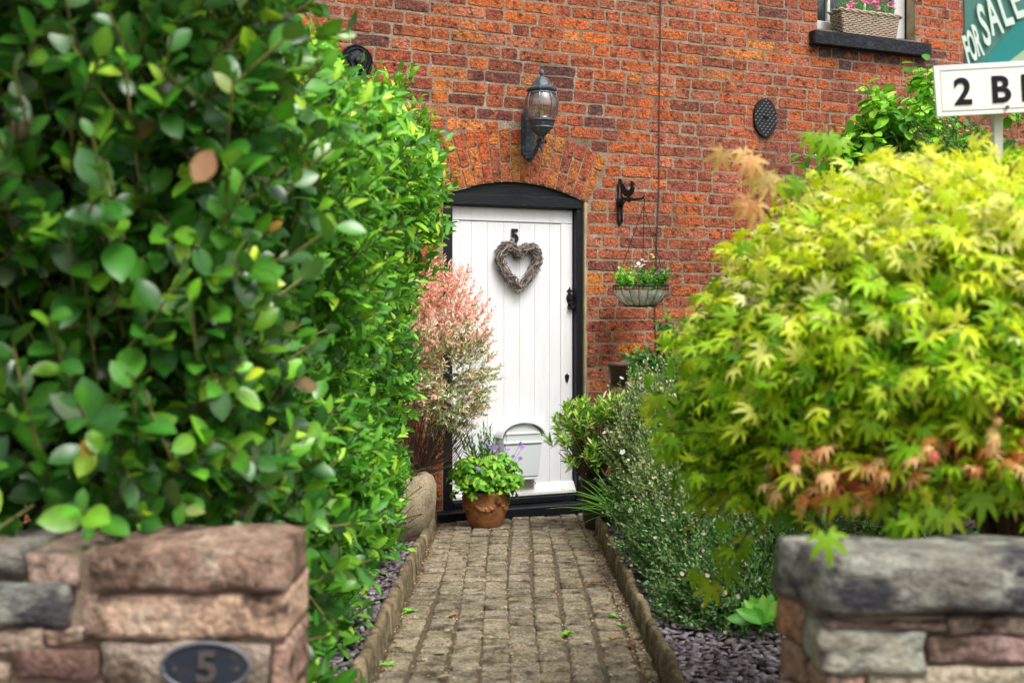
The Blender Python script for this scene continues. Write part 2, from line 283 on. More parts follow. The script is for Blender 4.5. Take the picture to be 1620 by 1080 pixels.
for r in range(nrow):
    z0 = -0.25 + r * CH
    s = S0 + rng.uniform(-0.12, 0.0) + (0.085 if r % 2 else 0.25)
    stretcher = r % 2 == 0; zrow = z0 + rng.uniform(-0.0025, 0.0025)
    while s < S1:
        L = (0.243 if stretcher else 0.117) * rng.uniform(0.93, 1.05)
        jn = rng.uniform(0.009, 0.018); a, b = s, s + L; s += L + jn; stretcher = not stretcher
        if rng.random() < 0.03: stretcher = not stretcher
        zz0 = zrow + rng.uniform(0.0, 0.004); zz1 = zrow + CH - rng.uniform(0.009, 0.014)
        cz = (zz0 + zz1) / 2
        # openings: cut the brick back to the jamb
        dead = False
        for o0, o1, q0, q1 in ((sFL - 0.006, sFR + 0.02, -1, zSp + 0.01), (sWL - 0.002, sWR + 0.002, zW0 - 0.09, zW1), ):
            if q0 < cz < q1 and b > o0 and a < o1:
                if a >= o0 and b <= o1: dead = True
                elif a < o0 and b > o1: dead = True
                elif a < o0: b = o0
                else: a = o1
        if b - a < 0.035: dead = True
        if not dead and zSp - 0.02 < cz:      # the arch
            run = []; best_ = []
            for q in range(41):
                x = a + (b - a) * q / 40; R = math.hypot(x - sAp, cz - zC); A = abs(math.atan2(x - sAp, cz - zC))
                if R < RE + 0.012 and A < angM + 0.006: run = []
                else:
                    run.append(x)
                    if len(run) > len(best_): best_ = list(run)
            if len(best_) < 2 or best_[-1] - best_[0] < 0.04: dead = True
            else: a, b = best_[0], best_[-1]
            if abs((a + b) / 2 - sAp) < half and cz < arc((a + b) / 2) + 0.3: dead = True
        if dead or b > S1: continue
        P = wp((a + b) / 2, cz); X, Y = px(P)
        right = max(0, min(1, (X - 900) / 350)) if Y < 330 else 0.5
        if X > 960 and Y > 200: right = 0.85
        tint = pick(PALR if rng.random() < right else PAL, rng)
        if 700 < X < 850 and 100 < Y < 215 and rng.random() < 0.3: tint = tuple(x * 0.55 for x in tint)
        for ss, sz, c in SP:
            if a - 0.01 < ss < b + 0.01 and zz0 - 0.012 < sz < zz1 + 0.012: tint = tuple(x * rng.uniform(0.93, 1.07) for x in c)
        if rng.random() < 0.025: zz0 += 0.006; a += 0.006; zz1 -= 0.004   # spalled
        v, f = brick_shape(rect_loop(a, b, zz0, zz1, rng, rot=rng.uniform(-0.012, 0.012)), rng, rng.uniform(0.001, 0.005))
        if rng.random() < 0.75:
            pass
        inframe = 430 < X < 1535 and -5 < Y < 840
        bricks.append(((b - a) * (zz1 - zz0) / P.y if inframe else 0, v, f, tint, X, Y))
# hide what hedges cover from the 300 that count
def covered(X, Y):
    if Y > 60 + 0 and X < 560 + (Y - 60) * 1.0 and X < 700: return True
    if X > 1040 and Y > 430 - (X - 1040) * 0.85: return True
    if 700 < X < 925 and Y > 300: return True
    return X > 1470
order = sorted(range(len(bricks)), key=lambda i: -(bricks[i][0] if not covered(bricks[i][4], bricks[i][5]) else 0))
single = set(order[:300]); rest = MB()
for i, (sz, v, f, t, X, Y) in enumerate(bricks):
    if i in single: b_ = MB(); b_.add(v, f, t); b_.build('brick', M['brick'], wall)
    else: rest.add(v, f, t)
rest.build('brick', M['brick'], wall, kind='stuff')
# arch: alternating headers and stretchers on edge
nA = 17
for k in range(nA):
    a0 = -angM + 2 * angM * k / nA; a1 = -angM + 2 * angM * (k + 1) / nA
    cut = 0.235 if k % 2 == 0 else 0.118
    for r0, r1 in ((RA + 0.004, RA + cut), (RA + cut + 0.011, RE)):
        g = 0.0035
        loop = []
        for (R, A) in [(r0, a0), (r0, a1), ((r0 + r1) / 2, a1), (r1, a1), (r1, a0), ((r0 + r1) / 2, a0)]:
            gg = g / RA; A = A + (gg if A == a0 else -gg)
            loop.append((sAp + R * math.sin(A) + rng.uniform(-.002, .002), zC + R * math.cos(A) + rng.uniform(-.002, .002)))
        col = rng.choice([(0.58, 0.175, 0.045), (0.50, 0.125, 0.04), (0.60, 0.20, 0.05), (0.46, 0.11, 0.045), (0.36, 0.09, 0.045)])
        # chamfer the corners
        lp = []
        n = len(loop)
        for i in range(n):
            p, q, r_ = loop[i - 1], loop[i], loop[(i + 1) % n]
            if i in (2, 5): lp.append(q); continue
            for w2 in (p, r_):
                d = math.hypot(w2[0] - q[0], w2[1] - q[1]); lp.append((q[0] + (w2[0] - q[0]) * 0.008 / d, q[1] + (w2[1] - q[1]) * 0.008 / d))
        v, f = brick_shape(lp, rng, rng.uniform(0.004, 0.008)); b_ = MB(); b_.add(v, f, tuple(x * rng.uniform(0.85, 1.1) for x in col)); b_.build('arch_brick', M['brick'], wall)
# mortar pointing on the right of the door
mb = MB(); zt = zSp
for i in range(14):
    z0 = 0.02 + (zt - 0.02) * i / 14; z1 = 0.02 + (zt - 0.02) * (i + 1) / 14
    w0 = 0.004 + 0.012 * math.sin(i * 2.1); mb.add([(sFR - 0.002, -0.006, z0), (sFR + 0.012 + w0 * .5, -0.006, z0), (sFR + 0.012 + w0 * .5, -0.006, z1), (sFR - 0.002, -0.006, z1), (sFR - 0.002, 0.06, z0), (sFR - 0.002, 0.06, z1)], [(0, 1, 2, 3), (0, 4, 5, 3)])
mb.build('jamb_pointing', M['beige_paint'], house)

# black door frame
FD = 0.016   # the frame face sits this far back
zHb = wl(815, 327, -FD)[1]; zHt = wl(815, 309, -FD)[1]
sIL = wl(711.5, 500, -0.07)[0]; sIR = wl(906.5, 500, -0.07)[0]
zStep = 0.075
mb = MB(); mb.bbox(sFL + 0.002, sIL, FD, 0.16, 0.0, zHb, 0.005); mb.bbox(sIR, sFR - 0.003, FD, 0.16, 0.0, zHb, 0.005); fr = mb.build('door_frame', M['black_paint'], house)
mb = MB(); mb.bbox(sFL + 0.002, sFR - 0.006, FD - 0.006, 0.16, zHb + 0.001, zHt, 0.006); mb.build('lintel', M['black_paint'], fr)
mb = MB(); pl = [(sFL + 0.003, zHt + 0.001), (sFR - 0.008, zHt + 0.001)] + [(sFR - 0.008 - (sFR - sFL - 0.011) * i / 14, max(zHt + 0.002, arc(sFR - 0.008 - (sFR - sFL - 0.011) * i / 14) - 0.004)) for i in range(15)]
mb.prism(pl, FD + 0.012, 0.15); mb.build('arched_head_board', M['black_paint'], fr)
# step and threshold
sS0 = wl(687, 820, 0.10)[0]
mb = MB(); mb.bbox(sS0, sFR + 0.005, -0.10, 0.1, -0.12, zStep - 0.012, 0.006); mb.build('door_step', M['black_paint'], house)
mb = MB(); mb.bbox(sIL + 0.003, sIR - 0.003, FD + 0.01, 0.16, zStep - 0.01, zStep + 0.035, 0.006); mb.build('threshold', M['black_paint'], house)
# door leaf (a part) with its planks (sub-parts)
DF = 0.070
zD0 = zStep + 0.045; zD1 = zHb - 0.006
door = MB(); door.box(sIL + 0.004, sIR - 0.004, DF + 0.012, DF + 0.05, zD0, zD1); door = door.build('door', M['groove'], house)
sA = wl(727, 500, -DF)[0]; sB = wl(887, 500, -DF)[0]; zR = wl(800, 351, -DF)[1]
def dpart(n, x0, x1, z0, z1, y0=DF, c=0.003, m='white_paint'):
    b = MB(); b.bbox(x0, x1, y0, DF + 0.03, z0, z1, c); return b.build(n, M[m], door)
dpart('top_rail', sIL + 0.005, sIR - 0.005, zR + 0.002, zD1 - 0.001, DF - 0.004)
dpart('stile', sIL + 0.005, sA - 0.0005, zD0 + 0.06, zR, DF - 0.002); dpart('stile', sB + 0.0005, sIR - 0.005, zD0 + 0.06, zR, DF - 0.002)
npl = 7; xs = [sA + (sB - sA) * t for t in (0, 0.115, 0.27, 0.43, 0.585, 0.735, 0.885, 1.0)]
for a, b in zip(xs, xs[1:]): dpart('plank', a + 0.0005, b - 0.0005, zD0 + 0.06, zR - 0.004, DF + 0.002, 0.0022)
mb = MB(); mb.prism([(0, 0), (1, 0), (1, 1), (0, 1)], 0, 0.001); mb = MB()
wx0, wx1 = sIL + 0.003, sIR - 0.001; 
prof = [(DF, zD0 + 0.075), (DF - 0.012, zD0 + 0.07), (DF - 0.045, zD0 + 0.018), (DF - 0.047, zD0 + 0.002), (DF, zD0)]
mb.add([(wx0, y, z) for y, z in prof] + [(wx1, y, z) for y, z in prof], [(i, i + 1, i + 6, i + 5) for i in range(4)] + [(0, 1, 2, 3, 4), (9, 8, 7, 6, 5), (4, 0, 5, 9)])
mb.build('weatherboard', M['old_white'], door)
# latch: spade-topped plate with a thumb handle
lx, lz = wl(900.5, 472, -DF); mb = MB()
def loc_poly(pts, s=0.001): return [(lx + x * s, lz + z * s) for x, z in pts]
sp = [(0, 78), (7, 62), (20, 52), (18, 42), (9, 44), (8, 36), (20, 22), (24, 0), (18, -22), (8, -34), (16, -52), (16, -64), (-16, -64), (-16, -52), (-8, -34), (-18, -22), (-24, 0), (-20, 22), (-8, 36), (-9, 44), (-18, 42), (-20, 52), (-7, 62)]
mb.prism(loc_poly(sp), DF - 0.008, DF - 0.002); mb.lathe([(0, 0), (0.014, 0.002), (0.018, 0.01), (0.0, 0.016)], 10, (0, 0, 0)) if False else None
mb.tube([(lx, DF - 0.008, lz - 0.03), (lx, DF - 0.035, lz - 0.035), (lx + 0.004, DF - 0.045, lz - 0.058), (lx + 0.004, DF - 0.02, lz - 0.066)], 0.009, 6)
mb.tube([(lx - 0.0, DF - 0.01, lz + 0.005), (lx, DF - 0.02, lz + 0.005)], 0.016, 10)
mb.bbox(lx - 0.016, lx + 0.03, DF - 0.03, DF - 0.006, lz - 0.072, lz - 0.054, 0.003)
mb.build('latch_handle', M['iron'], door)
kx, kz = wl(896.5, 598, -DF); mb = MB()
mb.prism([(kx + x * .001, kz + z * .001) for x, z in [(0, 34), (6, 24), (15, 22), (15, 2), (8, -20), (0, -34), (-8, -20), (-15, 2), (-15, 22), (-6, 24)]], DF - 0.008, DF - 0.002); mb.build('keyhole_cover', M['iron'], door)
hx, hz = wl(813.5, 384, -DF); text_mesh('door_number', '5', 0.128, M['iron'], door, (hx, DF - 0.008, hz), (math.pi / 2, 0, 0), 0.004, 0.0045, 0.95)

# window
wn = MB(); WD = 0.11
sF0 = wl(1292, 20, -WD)[0] - 0.05; sMu = wl(1312, 20, -WD)[0]; sSt0 = wl(1415, 30, -WD)[0]; sSt1 = wl(1431.5, 30, -WD)[0]; sDk = wl(1437, 30, -WD)[0]
zwb = wl(1300, 47, -WD)[1]; zwr = wl(1300, 33, -WD)[1]
wn.bbox(sSt0, sSt1, WD, WD + 0.06, zwb, zW1, 0.004); wn.bbox(sF0, sSt0 - 0.001, WD + 0.002, WD + 0.06, zwb, zwr, 0.004); wn.bbox(sF0, sSt0 - 0.001, WD + 0.002, WD + 0.06, zW1 - 0.07, zW1, 0.004)
wn.bbox(sMu - 0.012, sMu + 0.014, WD + 0.006, WD + 0.05, zwr + 0.001, zW1 - 0.071, 0.003)
mu2 = (sMu + sSt0) / 2 + 0.03; wn.bbox(mu2 - 0.012, mu2 + 0.012, WD + 0.006, WD + 0.05, zwr + 0.001, zW1 - 0.071, 0.003)
win = wn.build('window', M['old_white'], house)
for a, b in ((sF0, sMu - 0.013), (sMu + 0.015, mu2 - 0.013), (mu2 + 0.013, sSt0 - 0.002)):
    b_ = MB(); b_.box(a, b, WD + 0.03, WD + 0.034, zwr + 0.002, zW1 - 0.072); b_.build('pane', M['glass'], win)
mb = MB(); mb.bbox(sSt1 + 0.001, sDk, WD - 0.02, WD + 0.06, zwb, zW1, 0.003); mb.build('window_edge_strip', M['black_sill'], win)
mb = MB(); mb.bbox(sDk + 0.001, sWR - 0.001, 0.006, WD + 0.08, zW0, zW1, 0.004); mb.build('window_reveal', M['beige_paint'], house)
sl0 = wl(1288, 60, 0.06)[0]; sl1 = wl(1473, 75, 0.06)[0]; zs1 = wl(1292, 47, 0.07)[1]; zs0 = wl(1292, 69, 0.07)[1]
mb = MB(); mb.bbox(sl0, sl1, -0.07, 0.12, zs0, zs1, 0.006); mb.build('window_sill', M['black_sill'], house)
ZSILL = zs1

# thin cable down the wall
cab = [(1046, -60), (1045, 0), (1044.5, 80), (1043, 180), (1042.5, 300), (1040, 360), (1038, 420), (1036, 500), (1038, 560), (1050, 640)]
mb = MB(); pts = []
for x, y in cab: s, z = wl(x, y, 0.012); pts.append(wp(s, z, 0.012))
mb.tube(pts, 0.0042, 5); props(mb.build('cable', mat('grey_cable', (0.06, 0.05, 0.055), rough=0.5)), 'thin dark cable running straight down the brick wall right of the lamp', 'cable')

# cast round boss on the wall, upper left
bs, bz = wl(563, 99, 0.0); t = thing('wall_boss', 'round black cast-iron boss with raised rings on the brick wall above the hedge', 'wall plate', wp(bs, bz), TH)
mb = MB(); R = 0.108
v = []; prof = [(R, -0.001), (R, 0.014), (R * .93, 0.026), (R * .86, 0.02), (R * .7, 0.045), (R * .62, 0.04), (R * .5, 0.056), (R * .3, 0.06), (R * .2, 0.075), (0.001, 0.082)]
seg = 24
for k in range(seg):
    A = 2 * math.pi * k / seg
    for i, (r, h) in enumerate(prof): rr = r * (1 + (0.035 * math.cos(8 * A) if 2 < i < 8 else 0)); v.append((rr * math.cos(A), -h, rr * math.sin(A)))
m_ = len(prof); mb.add(v, [(k * m_ + i, ((k + 1) % seg) * m_ + i, ((k + 1) % seg) * m_ + i + 1, k * m_ + i + 1) for k in range(seg) for i in range(m_ - 1)]); mb.build('rose_plate', M['black_sill'], t, smooth=False)

# oval chequer plate cover
vs_, vz = wl(1208.5, 187, 0.0); t = thing('vent_cover', 'oval black chequer-plate cover screwed to the brick wall', 'vent cover', wp(vs_, vz), TH)
mb = MB(); A_, B_ = 0.099, 0.139; mb.prism([(A_ * math.cos(2 * math.pi * k / 32), B_ * math.sin(2 * math.pi * k / 32)) for k in range(32)], -0.022, 0.004); mb.build('plate', M['iron'], t)
for i in range(-5, 6):
    for j in range(-6, 7):
        x, z = i * 0.0175, j * 0.021
        if (i + j) % 2: continue
        if (x / (A_ - .01)) ** 2 + (z / (B_ - .01)) ** 2 > 1: continue
        if abs(x) < .02 and abs(z) < .015: continue
        d = 0.6 if (i % 2 == 0) else 0.75; b_ = MB(); dx, dz = 0.0085 * math.cos(d), 0.0085 * math.sin(d); nx, nz = -math.sin(d) * 0.0026, math.cos(d) * 0.0026
        b_.prism([(x - dx, z - dz), (x - nx, z - nz), (x + dx, z + dz), (x + nx, z + nz)], -0.0255, -0.021); b_.build('tread_bar', M['tread'], t)
mb = MB(); mb.tube([(-0.022, -0.02, 0.006), (-0.02, -0.038, 0.006), (0.02, -0.038, 0.006), (0.022, -0.02, 0.006)], 0.005, 6); mb.build('handle', M['iron'], t)

# ------------------------------------------------------------------ wall lantern
ls, lz0 = wl(832, 212, 0.0); OUT = 0.20
t = thing('wall_lantern', 'black Victorian style wall lantern with smoky glass globe above the arched door', 'wall lamp', wp(ls, lz0), TH)
sc_ = WY / F
zz = lambda y: HC + (HY - y) / F * (WY - 0.2) - lz0
gl = wl(857, 160, OUT); gx = gl[0] - ls
mb = MB(); hh = 0.165; mb.prism([(-0.035, -hh + .03), (-0.012, -hh), (0.03, -hh), (0.055, -hh + .04), (0.055, hh - .05), (0.035, hh - .01), (-0.015, hh), (-0.035, hh - .04)], -0.03, 0.0); mb.prism([(-0.022, -hh + .045), (0.042, -hh + .05), (0.042, hh - .06), (-0.022, hh - .055)], -0.038, -0.029); mb.build('backplate', M['lamp_metal'], t)
c = (gx, -OUT, 0)
def lat(name, prof, m, seg=24, smooth=True, **k): b = MB(); b.lathe(prof, seg, c, **k); return b.build(name, M[m], t, smooth=smooth)
lat('finial', [(0.0005, zz(96)), (0.005, zz(97)), (0.004, zz(99)), (0.009, zz(101)), (0.010, zz(104)), (0.004, zz(106)), (0.013, zz(108)), (0.017, zz(112)), (0.017, zz(114)), (0.009, zz(117)), (0.012, zz(119))], 'lamp_metal', 12)
lat('roof', [(0.012, zz(118.5)), (0.035, zz(120)), (0.055, zz(126)), (0.066, zz(133)), (0.085, zz(137)), (0.102, zz(138.5)), (0.100, zz(141)), (0.088, zz(142.5)), (0.086, zz(145)), (0.07, zz(145))], 'lamp_metal', 8, smooth=False, a0=0.2)
gp = [(0.088, zz(145.5)), (0.102, zz(153)), (0.108, zz(162)), (0.106, zz(171)), (0.096, zz(180)), (0.082, zz(186))]
gq = [(r - 0.003, z) for r, z in reversed(gp)]
lat('glass_globe', gp + gq, 'smoky', 24)
for k in range(8):
    A = 0.2 + 2 * math.pi * k / 8; b = MB(); b.tube([(c[0] + (r + 0.002) * math.cos(A), c[1] + (r + 0.002) * math.sin(A), z) for r, z in gp], 0.0036, 5); b.build('rib', M['lamp_edge'], t)
lat('rim_band', [(0.084, zz(144)), (0.096, zz(145)), (0.092, zz(147.5)), (0.084, zz(147.5))], 'lamp_edge')
lat('collar', [(0.080, zz(185)), (0.092, zz(187)), (0.094, zz(189)), (0.086, zz(191)), (0.074, zz(198)), (0.079, zz(200)), (0.064, zz(202)), (0.05, zz(207)), (0.022, zz(214)), (0.012, zz(219)), (0.016, zz(222)), (0.008, zz(226)), (0.011, zz(229)), (0.009, zz(234)), (0.001, zz(239))], 'lamp_metal', 10, smooth=False)
lat('bulb_holder', [(0.001, zz(172)), (0.012, zz(172)), (0.012, zz(186)), (0.001, zz(186))], 'wax', 10)
lat('bulb', [(0.001, zz(163)), (0.010, zz(166)), (0.014, zz(170)), (0.008, zz(173)), (0.001, zz(173.5))], 'amber', 10)
mb = MB(); zb = zz(222)
arm = [(0.01, -0.03, zb - 0.10), (0.015, -0.07, zb - 0.085), (0.02, -0.11, zb - 0.045), (gx * .7, -0.155, zb - 0.015), (gx, -OUT, zb + 0.01)]
mb.tube(arm, [0.016, 0.013, 0.012, 0.012, 0.011], 7)
for k in range(5):
    A0 = k * 1.2; p = []
    cc = Vector(arm[min(k, 3)]) + Vector((0.005, -0.01, 0.018 + 0.006 * (k % 2)))
    for j in range(12): th = A0 + j * 0.55; rr = 0.028 * (1 - j / 14); p.append(cc + Vector((0.3 * rr * math.cos(th), rr * math.cos(th), rr * math.sin(th))))
    mb.tube(p, 0.0055, 5)
for k in range(6):
    A = k * math.pi / 3; p = [(gx + r * math.cos(A), -OUT + r * math.sin(A), zb + h) for r, h in ((0.012, 0.03), (0.026, 0.02), (0.034, 0.002), (0.026, -0.008))]; mb.tube(p, [0.006, 0.006, 0.006, 0.008], 5)
mb.build('scrolled_arm', M['lamp_metal'], t, smooth=True)

# ------------------------------------------------------------------ cockerel bracket and hanging basket
ks, kz0 = wl(980, 320, 0.0); t = thing('basket_bracket', 'black iron bracket topped by a cockerel, fixed right of the door', 'bracket', wp(ks, kz0), TH)
mb = MB(); H = 0.155
mb.tube([(0, -0.008, H), (0.014, -0.012, H - .03), (0.012, -0.012, 0.05), (0.016, -0.012, 0), (0.012, -0.012, -0.05), (0.014, -0.012, -H + .03), (0, -0.008, -H)], [0.01, 0.008, 0.007, 0.012, 0.007, 0.008, 0.01], 6)
mb.tube([(0, -0.008, H), (-0.016, -0.012, H - .03), (-0.014, -0.012, 0.05), (-0.02, -0.012, 0), (-0.014, -0.012, -0.05), (-0.016, -0.012, -H + .03), (0, -0.008, -H)], [0.01, 0.008, 0.007, 0.012, 0.007, 0.008, 0.01], 6)
mb.lathe([(0.001, 0.03), (0.02, 0.02), (0.024, 0), (0.02, -0.02), (0.001, -0.03)], 8, (0, -0.014, 0.0)); mb.build('mounting_plate', M['iron'], t)
OB = 0.32; BRY = -OB
mb = MB(); mb.tube([(0, -0.014, 0.005), (0, -0.06, 0.02), (0, -0.14, 0.012), (0, -0.22, 0.0), (0, -0.30, -0.002), (0, -0.325, 0.006), (0, -0.33, 0.022)], [0.011, 0.01, 0.01, 0.008, 0.007, 0.006, 0.004], 7)
mb.tube([(0, -0.02, -0.04), (0, -0.06, -0.01), (0, -0.10, 0.012)], [0.007, 0.006, 0.005], 6); mb.lathe([(0.001, 0.018), (0.018, 0.006), (0.018, -0.01), (0.001, -0.02)], 8, (0, -0.13, 0.006))
mb.build('arm', M['iron'], t)
mb = MB(); ck = [(-.03, 0), (-.045, .02), (-.062, .045), (-.066, .075), (-.052, .098), (-.035, .09), (-.022, .06), (-.006, .042), (.012, .05), (.02, .07), (.022, .092), (.018, .104), (.026, .112), (.033, .104), (.04, .098), (.046, .09), (.038, .084), (.042, .06), (.036, .03), (.02, .008), (.006, 0), (.006, -.02), (-.01, -.02), (-.012, 0)]
mb.v = []; n = len(ck); mb.add([(-0.006 + .35 * x, -0.13 - x * 1.0, 0.03 + z * .9) for x, z in ck] + [(0.006 + .35 * x, -0.13 - x * 1.0, 0.03 + z * .9) for x, z in ck], [tuple(range(n)), tuple(range(2 * n - 1, n - 1, -1))] + [(i, (i + 1) % n, (i + 1) % n + n, i + n) for i in range(n)]); mb.build('cockerel', M['iron'], t)
# hanging basket: rim centre
hk = wp(ks, kz0 - 0.003, 0.325)
rc = at(1013.5, 452, hk.y); rc.x = at(1013.5, 452, hk.y).x; RB = 44 / F * hk.y
t = thing('hanging_basket', 'wire hanging basket with pale moss liner hung beside the door', 'hanging basket', rc)
mb = MB(); dep = 0.135; ring = [(RB * math.cos(a * math.pi / 16), RB * math.sin(a * math.pi / 16), 0) for a in range(32)]
mb.tube(ring, 0.004, 5, closed=True); mb.tube([(p[0] * .995, p[1] * .995, -0.025) for p in ring], 0.0025, 5, closed=True)
mb.tube([(p[0] * .52, p[1] * .52, -dep) for p in ring], 0.003, 5, closed=True)
for k in range(18):
    A = 2 * math.pi * k / 18; mb.tube([(RB * r * math.cos(A), RB * r * math.sin(A), z) for r, z in ((1, 0.0), (0.99, -0.03), (0.88, -0.07), (0.70, -0.11), (0.52, -dep))], 0.0019, 4)
mb.build('wire_frame', M['iron'], t)
mb = MB(); v = []; seg = 40; pf = [(0.985, -0.028), (0.93, -0.05), (0.84, -0.078), (0.67, -0.114), (0.49, -dep + .003), (0.001, -dep + .004)]
for k in range(seg):
    A = 2 * math.pi * k / seg; wv = 0.006 * math.sin(k * 1.9) + 0.004 * math.sin(k * 3.1)
    for i, (r, z) in enumerate(pf): v.append((RB * (r + (0.012 * math.sin(k * 2.3 + i))) * math.cos(A), RB * (r + 0.012 * math.sin(k * 2.3 + i)) * math.sin(A), z + (wv if i < 2 else 0)))
mb.add(v, [(k * 6 + i, ((k + 1) % seg) * 6 + i, ((k + 1) % seg) * 6 + i + 1, k * 6 + i + 1) for k in range(seg) for i in range(5)]); mb.build('moss_liner', M['liner'], t, smooth=True)
top = hk - rc + Vector((0, 0, -0.05))
for a in (200, 330, 80):
    A = math.radians(a); b = MB(); e = Vector((RB * math.cos(A), RB * math.sin(A), 0)); b.tube([top, top * .5 + e * .5, e], 0.0022, 4); b.build('hanging_chain', M['iron'], t)
mb = MB(); mb.tube([hk - rc + Vector((0, 0, 0.0)), hk - rc + Vector((0.008, 0, -0.02)), top], 0.003, 5); mb.build('hook', M['iron'], t)
BASK = rc.copy()

# ------------------------------------------------------------------ post box on the door
PO = -DF + 0.0
bx, bz0 = wl(826, 755, 0.0)
pz = lambda y: wl(826, y, 0.0)[1] - bz0
bxw = (wl(856, 720, 0.0)[0] - wl(795, 720, 0.0)[0]) / 2; bc = wl(825.5, 720, 0.0)[0]
t = thing('post_box', 'pale grey post box with a curved roof fixed low on the white door', 'letter box', wp(bc, bz0, 0), TH)
y0, y1 = DF - 0.088, DF - 0.003
def sect(w0, z0, w1, z1, za=None, n=12):
    p = [(-w0, z0), (w0, z0), (w1, z1)]
    if za: p += [(w1 * math.cos(math.pi * i / n), z1 + (za - z1) * math.sin(math.pi * i / n)) for i in range(1, n)]
    return p + [(-w1, z1)]
mb = MB(); mb.prism(sect(bxw * .8, 0, bxw * 1.0, pz(697), pz(669)), y0, y1); mb.build('box_body', M['grey_white'], t)
mb = MB(); o1, o2 = [], []
for i in range(17):
    a = math.pi * (i / 16); o1.append((bxw * 1.17 * math.cos(a), pz(691) + (pz(666.5) - pz(691)) * math.sin(a))); o2.append((bxw * 1.10 * math.cos(a), pz(691) + (pz(668) - pz(691)) * math.sin(a)))
for i in range(16):
    q = [o1[i], o1[i + 1], o2[i + 1], o2[i]]; mb.add([(x, y0 - 0.02, z) for x, z in q] + [(x, y1, z) for x, z in q], [(0, 1, 2, 3), (4, 5, 6, 7), (0, 1, 5, 4), (2, 3, 7, 6)])
mb.build('curved_roof', M['grey_white'], t)
mb = MB(); mb.bbox(-bxw * .86, bxw * .9, y0 - 0.006, y0 + .002, pz(699), pz(684), 0.002); mb.build('letter_flap', M['grey_white'], t)
mb = MB(); mb.bbox(-bxw * .9, bxw * .84, y0 - 0.012, y0 - 0.001, pz(686), pz(683.5), 0.001); mb.bbox(-bxw * 1.0, bxw * .97, y0 - 0.014, y0 - 0.001, pz(700.5), pz(698), 0.001); mb.build('flap_edge', M['white_paint'], t)
mb = MB(); mb.prism([(x, z) for x, z in sect(bxw * .76, 0.012, bxw * .93, pz(703))], y0 - 0.006, y0 + .001); mb.build('box_door', M['grey_white'], t)
mb = MB(); mb.bbox(-bxw * .82, bxw * .82, y0 - 0.004, y1, -0.012, -0.001, 0.002); mb.build('bottom_ledge', M['white_paint'], t)
mb = MB(); mb.bbox(-bxw * .2, bxw * .78, DF - 0.03, DF - 0.003, -0.085, -0.02, 0.003); mb.bbox(-bxw * .1, bxw * .42, DF - 0.034, DF - 0.028, -0.07, -0.035, 0.002)
mb.tube([(bxw * .6, DF - 0.035, -0.03), (bxw * .85, DF - 0.045, -0.045), (bxw * .7, DF - 0.04, -0.06)], 0.006, 5); mb.build('bracket', M['old_white'], t)

# ------------------------------------------------------------------ heart wreath of twigs
cxh, czh = wl(817.5, 424, -DF); t = thing('heart_wreath', 'heart-shaped wreath of grey dry twigs hanging on the white door', 'wreath', wp(cxh, czh, -DF), TH)
rh = random.Random(4); mb = MB(); hw, hh = 0.150, 0.155
# the photo's heart outline (centre line of the ring)
HP = [(0, 0.085), (0.035, 0.118), (0.075, 0.135), (0.115, 0.118), (0.138, 0.075), (0.128, 0.025), (0.095, -0.03), (0.05, -0.085), (0.0, -0.135), (-0.05, -0.085), (-0.095, -0.03), (-0.128, 0.03), (-0.138, 0.08), (-0.112, 0.125), (-0.07, 0.142), (-0.03, 0.122)]
def hpt(u):
    n = len(HP); u = (u % 1) * n; i = int(u); f = u - i; p = [HP[(i + k) % n] for k in (-1, 0, 1, 2)]
    return Vector([0.5 * ((2 * p[1][k]) + (-p[0][k] + p[2][k]) * f + (2 * p[0][k] - 5 * p[1][k] + 4 * p[2][k] - p[3][k]) * f * f + (-p[0][k] + 3 * p[1][k] - 3 * p[2][k] + p[3][k]) * f ** 3) for k in (0, 1)])
sticks = []
for i in range(900):
    u = rh.random(); p = hpt(u); q = hpt(u + 0.01) - p; q.normalize(); a = rh.gauss(0, 0.42); q = Vector((q.x * math.cos(a) - q.y * math.sin(a), q.x * math.sin(a) + q.y * math.cos(a)))
    r, ph = 0.037 * math.sqrt(rh.random()), rh.uniform(0, 6.28); n_ = Vector((-q.y, q.x)); c0 = p + n_ * (r * math.cos(ph)); d = -0.034 + r * 0.8 * math.sin(ph)
    Lh = rh.uniform(0.012, 0.036); k = rh.choice([0.10, 0.16, 0.22, 0.30, 0.40]) * rh.uniform(.8, 1.2)
    sticks.append((Vector((c0.x - q.x * Lh, d + rh.uniform(-.008, .008), c0.y - q.y * Lh)), Vector((c0.x + q.x * Lh, d + rh.uniform(-.008, .008), c0.y + q.y * Lh)), rh.uniform(0.0018, 0.0042), (k, k * .85, k * .72)))
sticks.sort(key=lambda q: q[0].y + q[1].y)
rest = MB()
for i, (a, b, r, c_) in enumerate(sticks):
    m2 = (a + b) / 2 + Vector((rh.uniform(-.003, .003), rh.uniform(-.003, .003), rh.uniform(-.003, .003)))
    if i < 300: b_ = MB(); b_.tube([a, m2, b], [r, r, r * .7], 4, c_); b_.build('twig', M['twig'], t)
    else: rest.tube([a, m2, b], [r, r, r * .7], 4, c_)
rest.build('twig', M['twig'], t, kind='stuff')
mb = MB(); mb.tube([(0, -0.02, 0.09), (-0.006, -0.012, 0.15), (0, -0.004, 0.175)], 0.003, 4); mb.build('hanging_loop', M['old_white'], t)

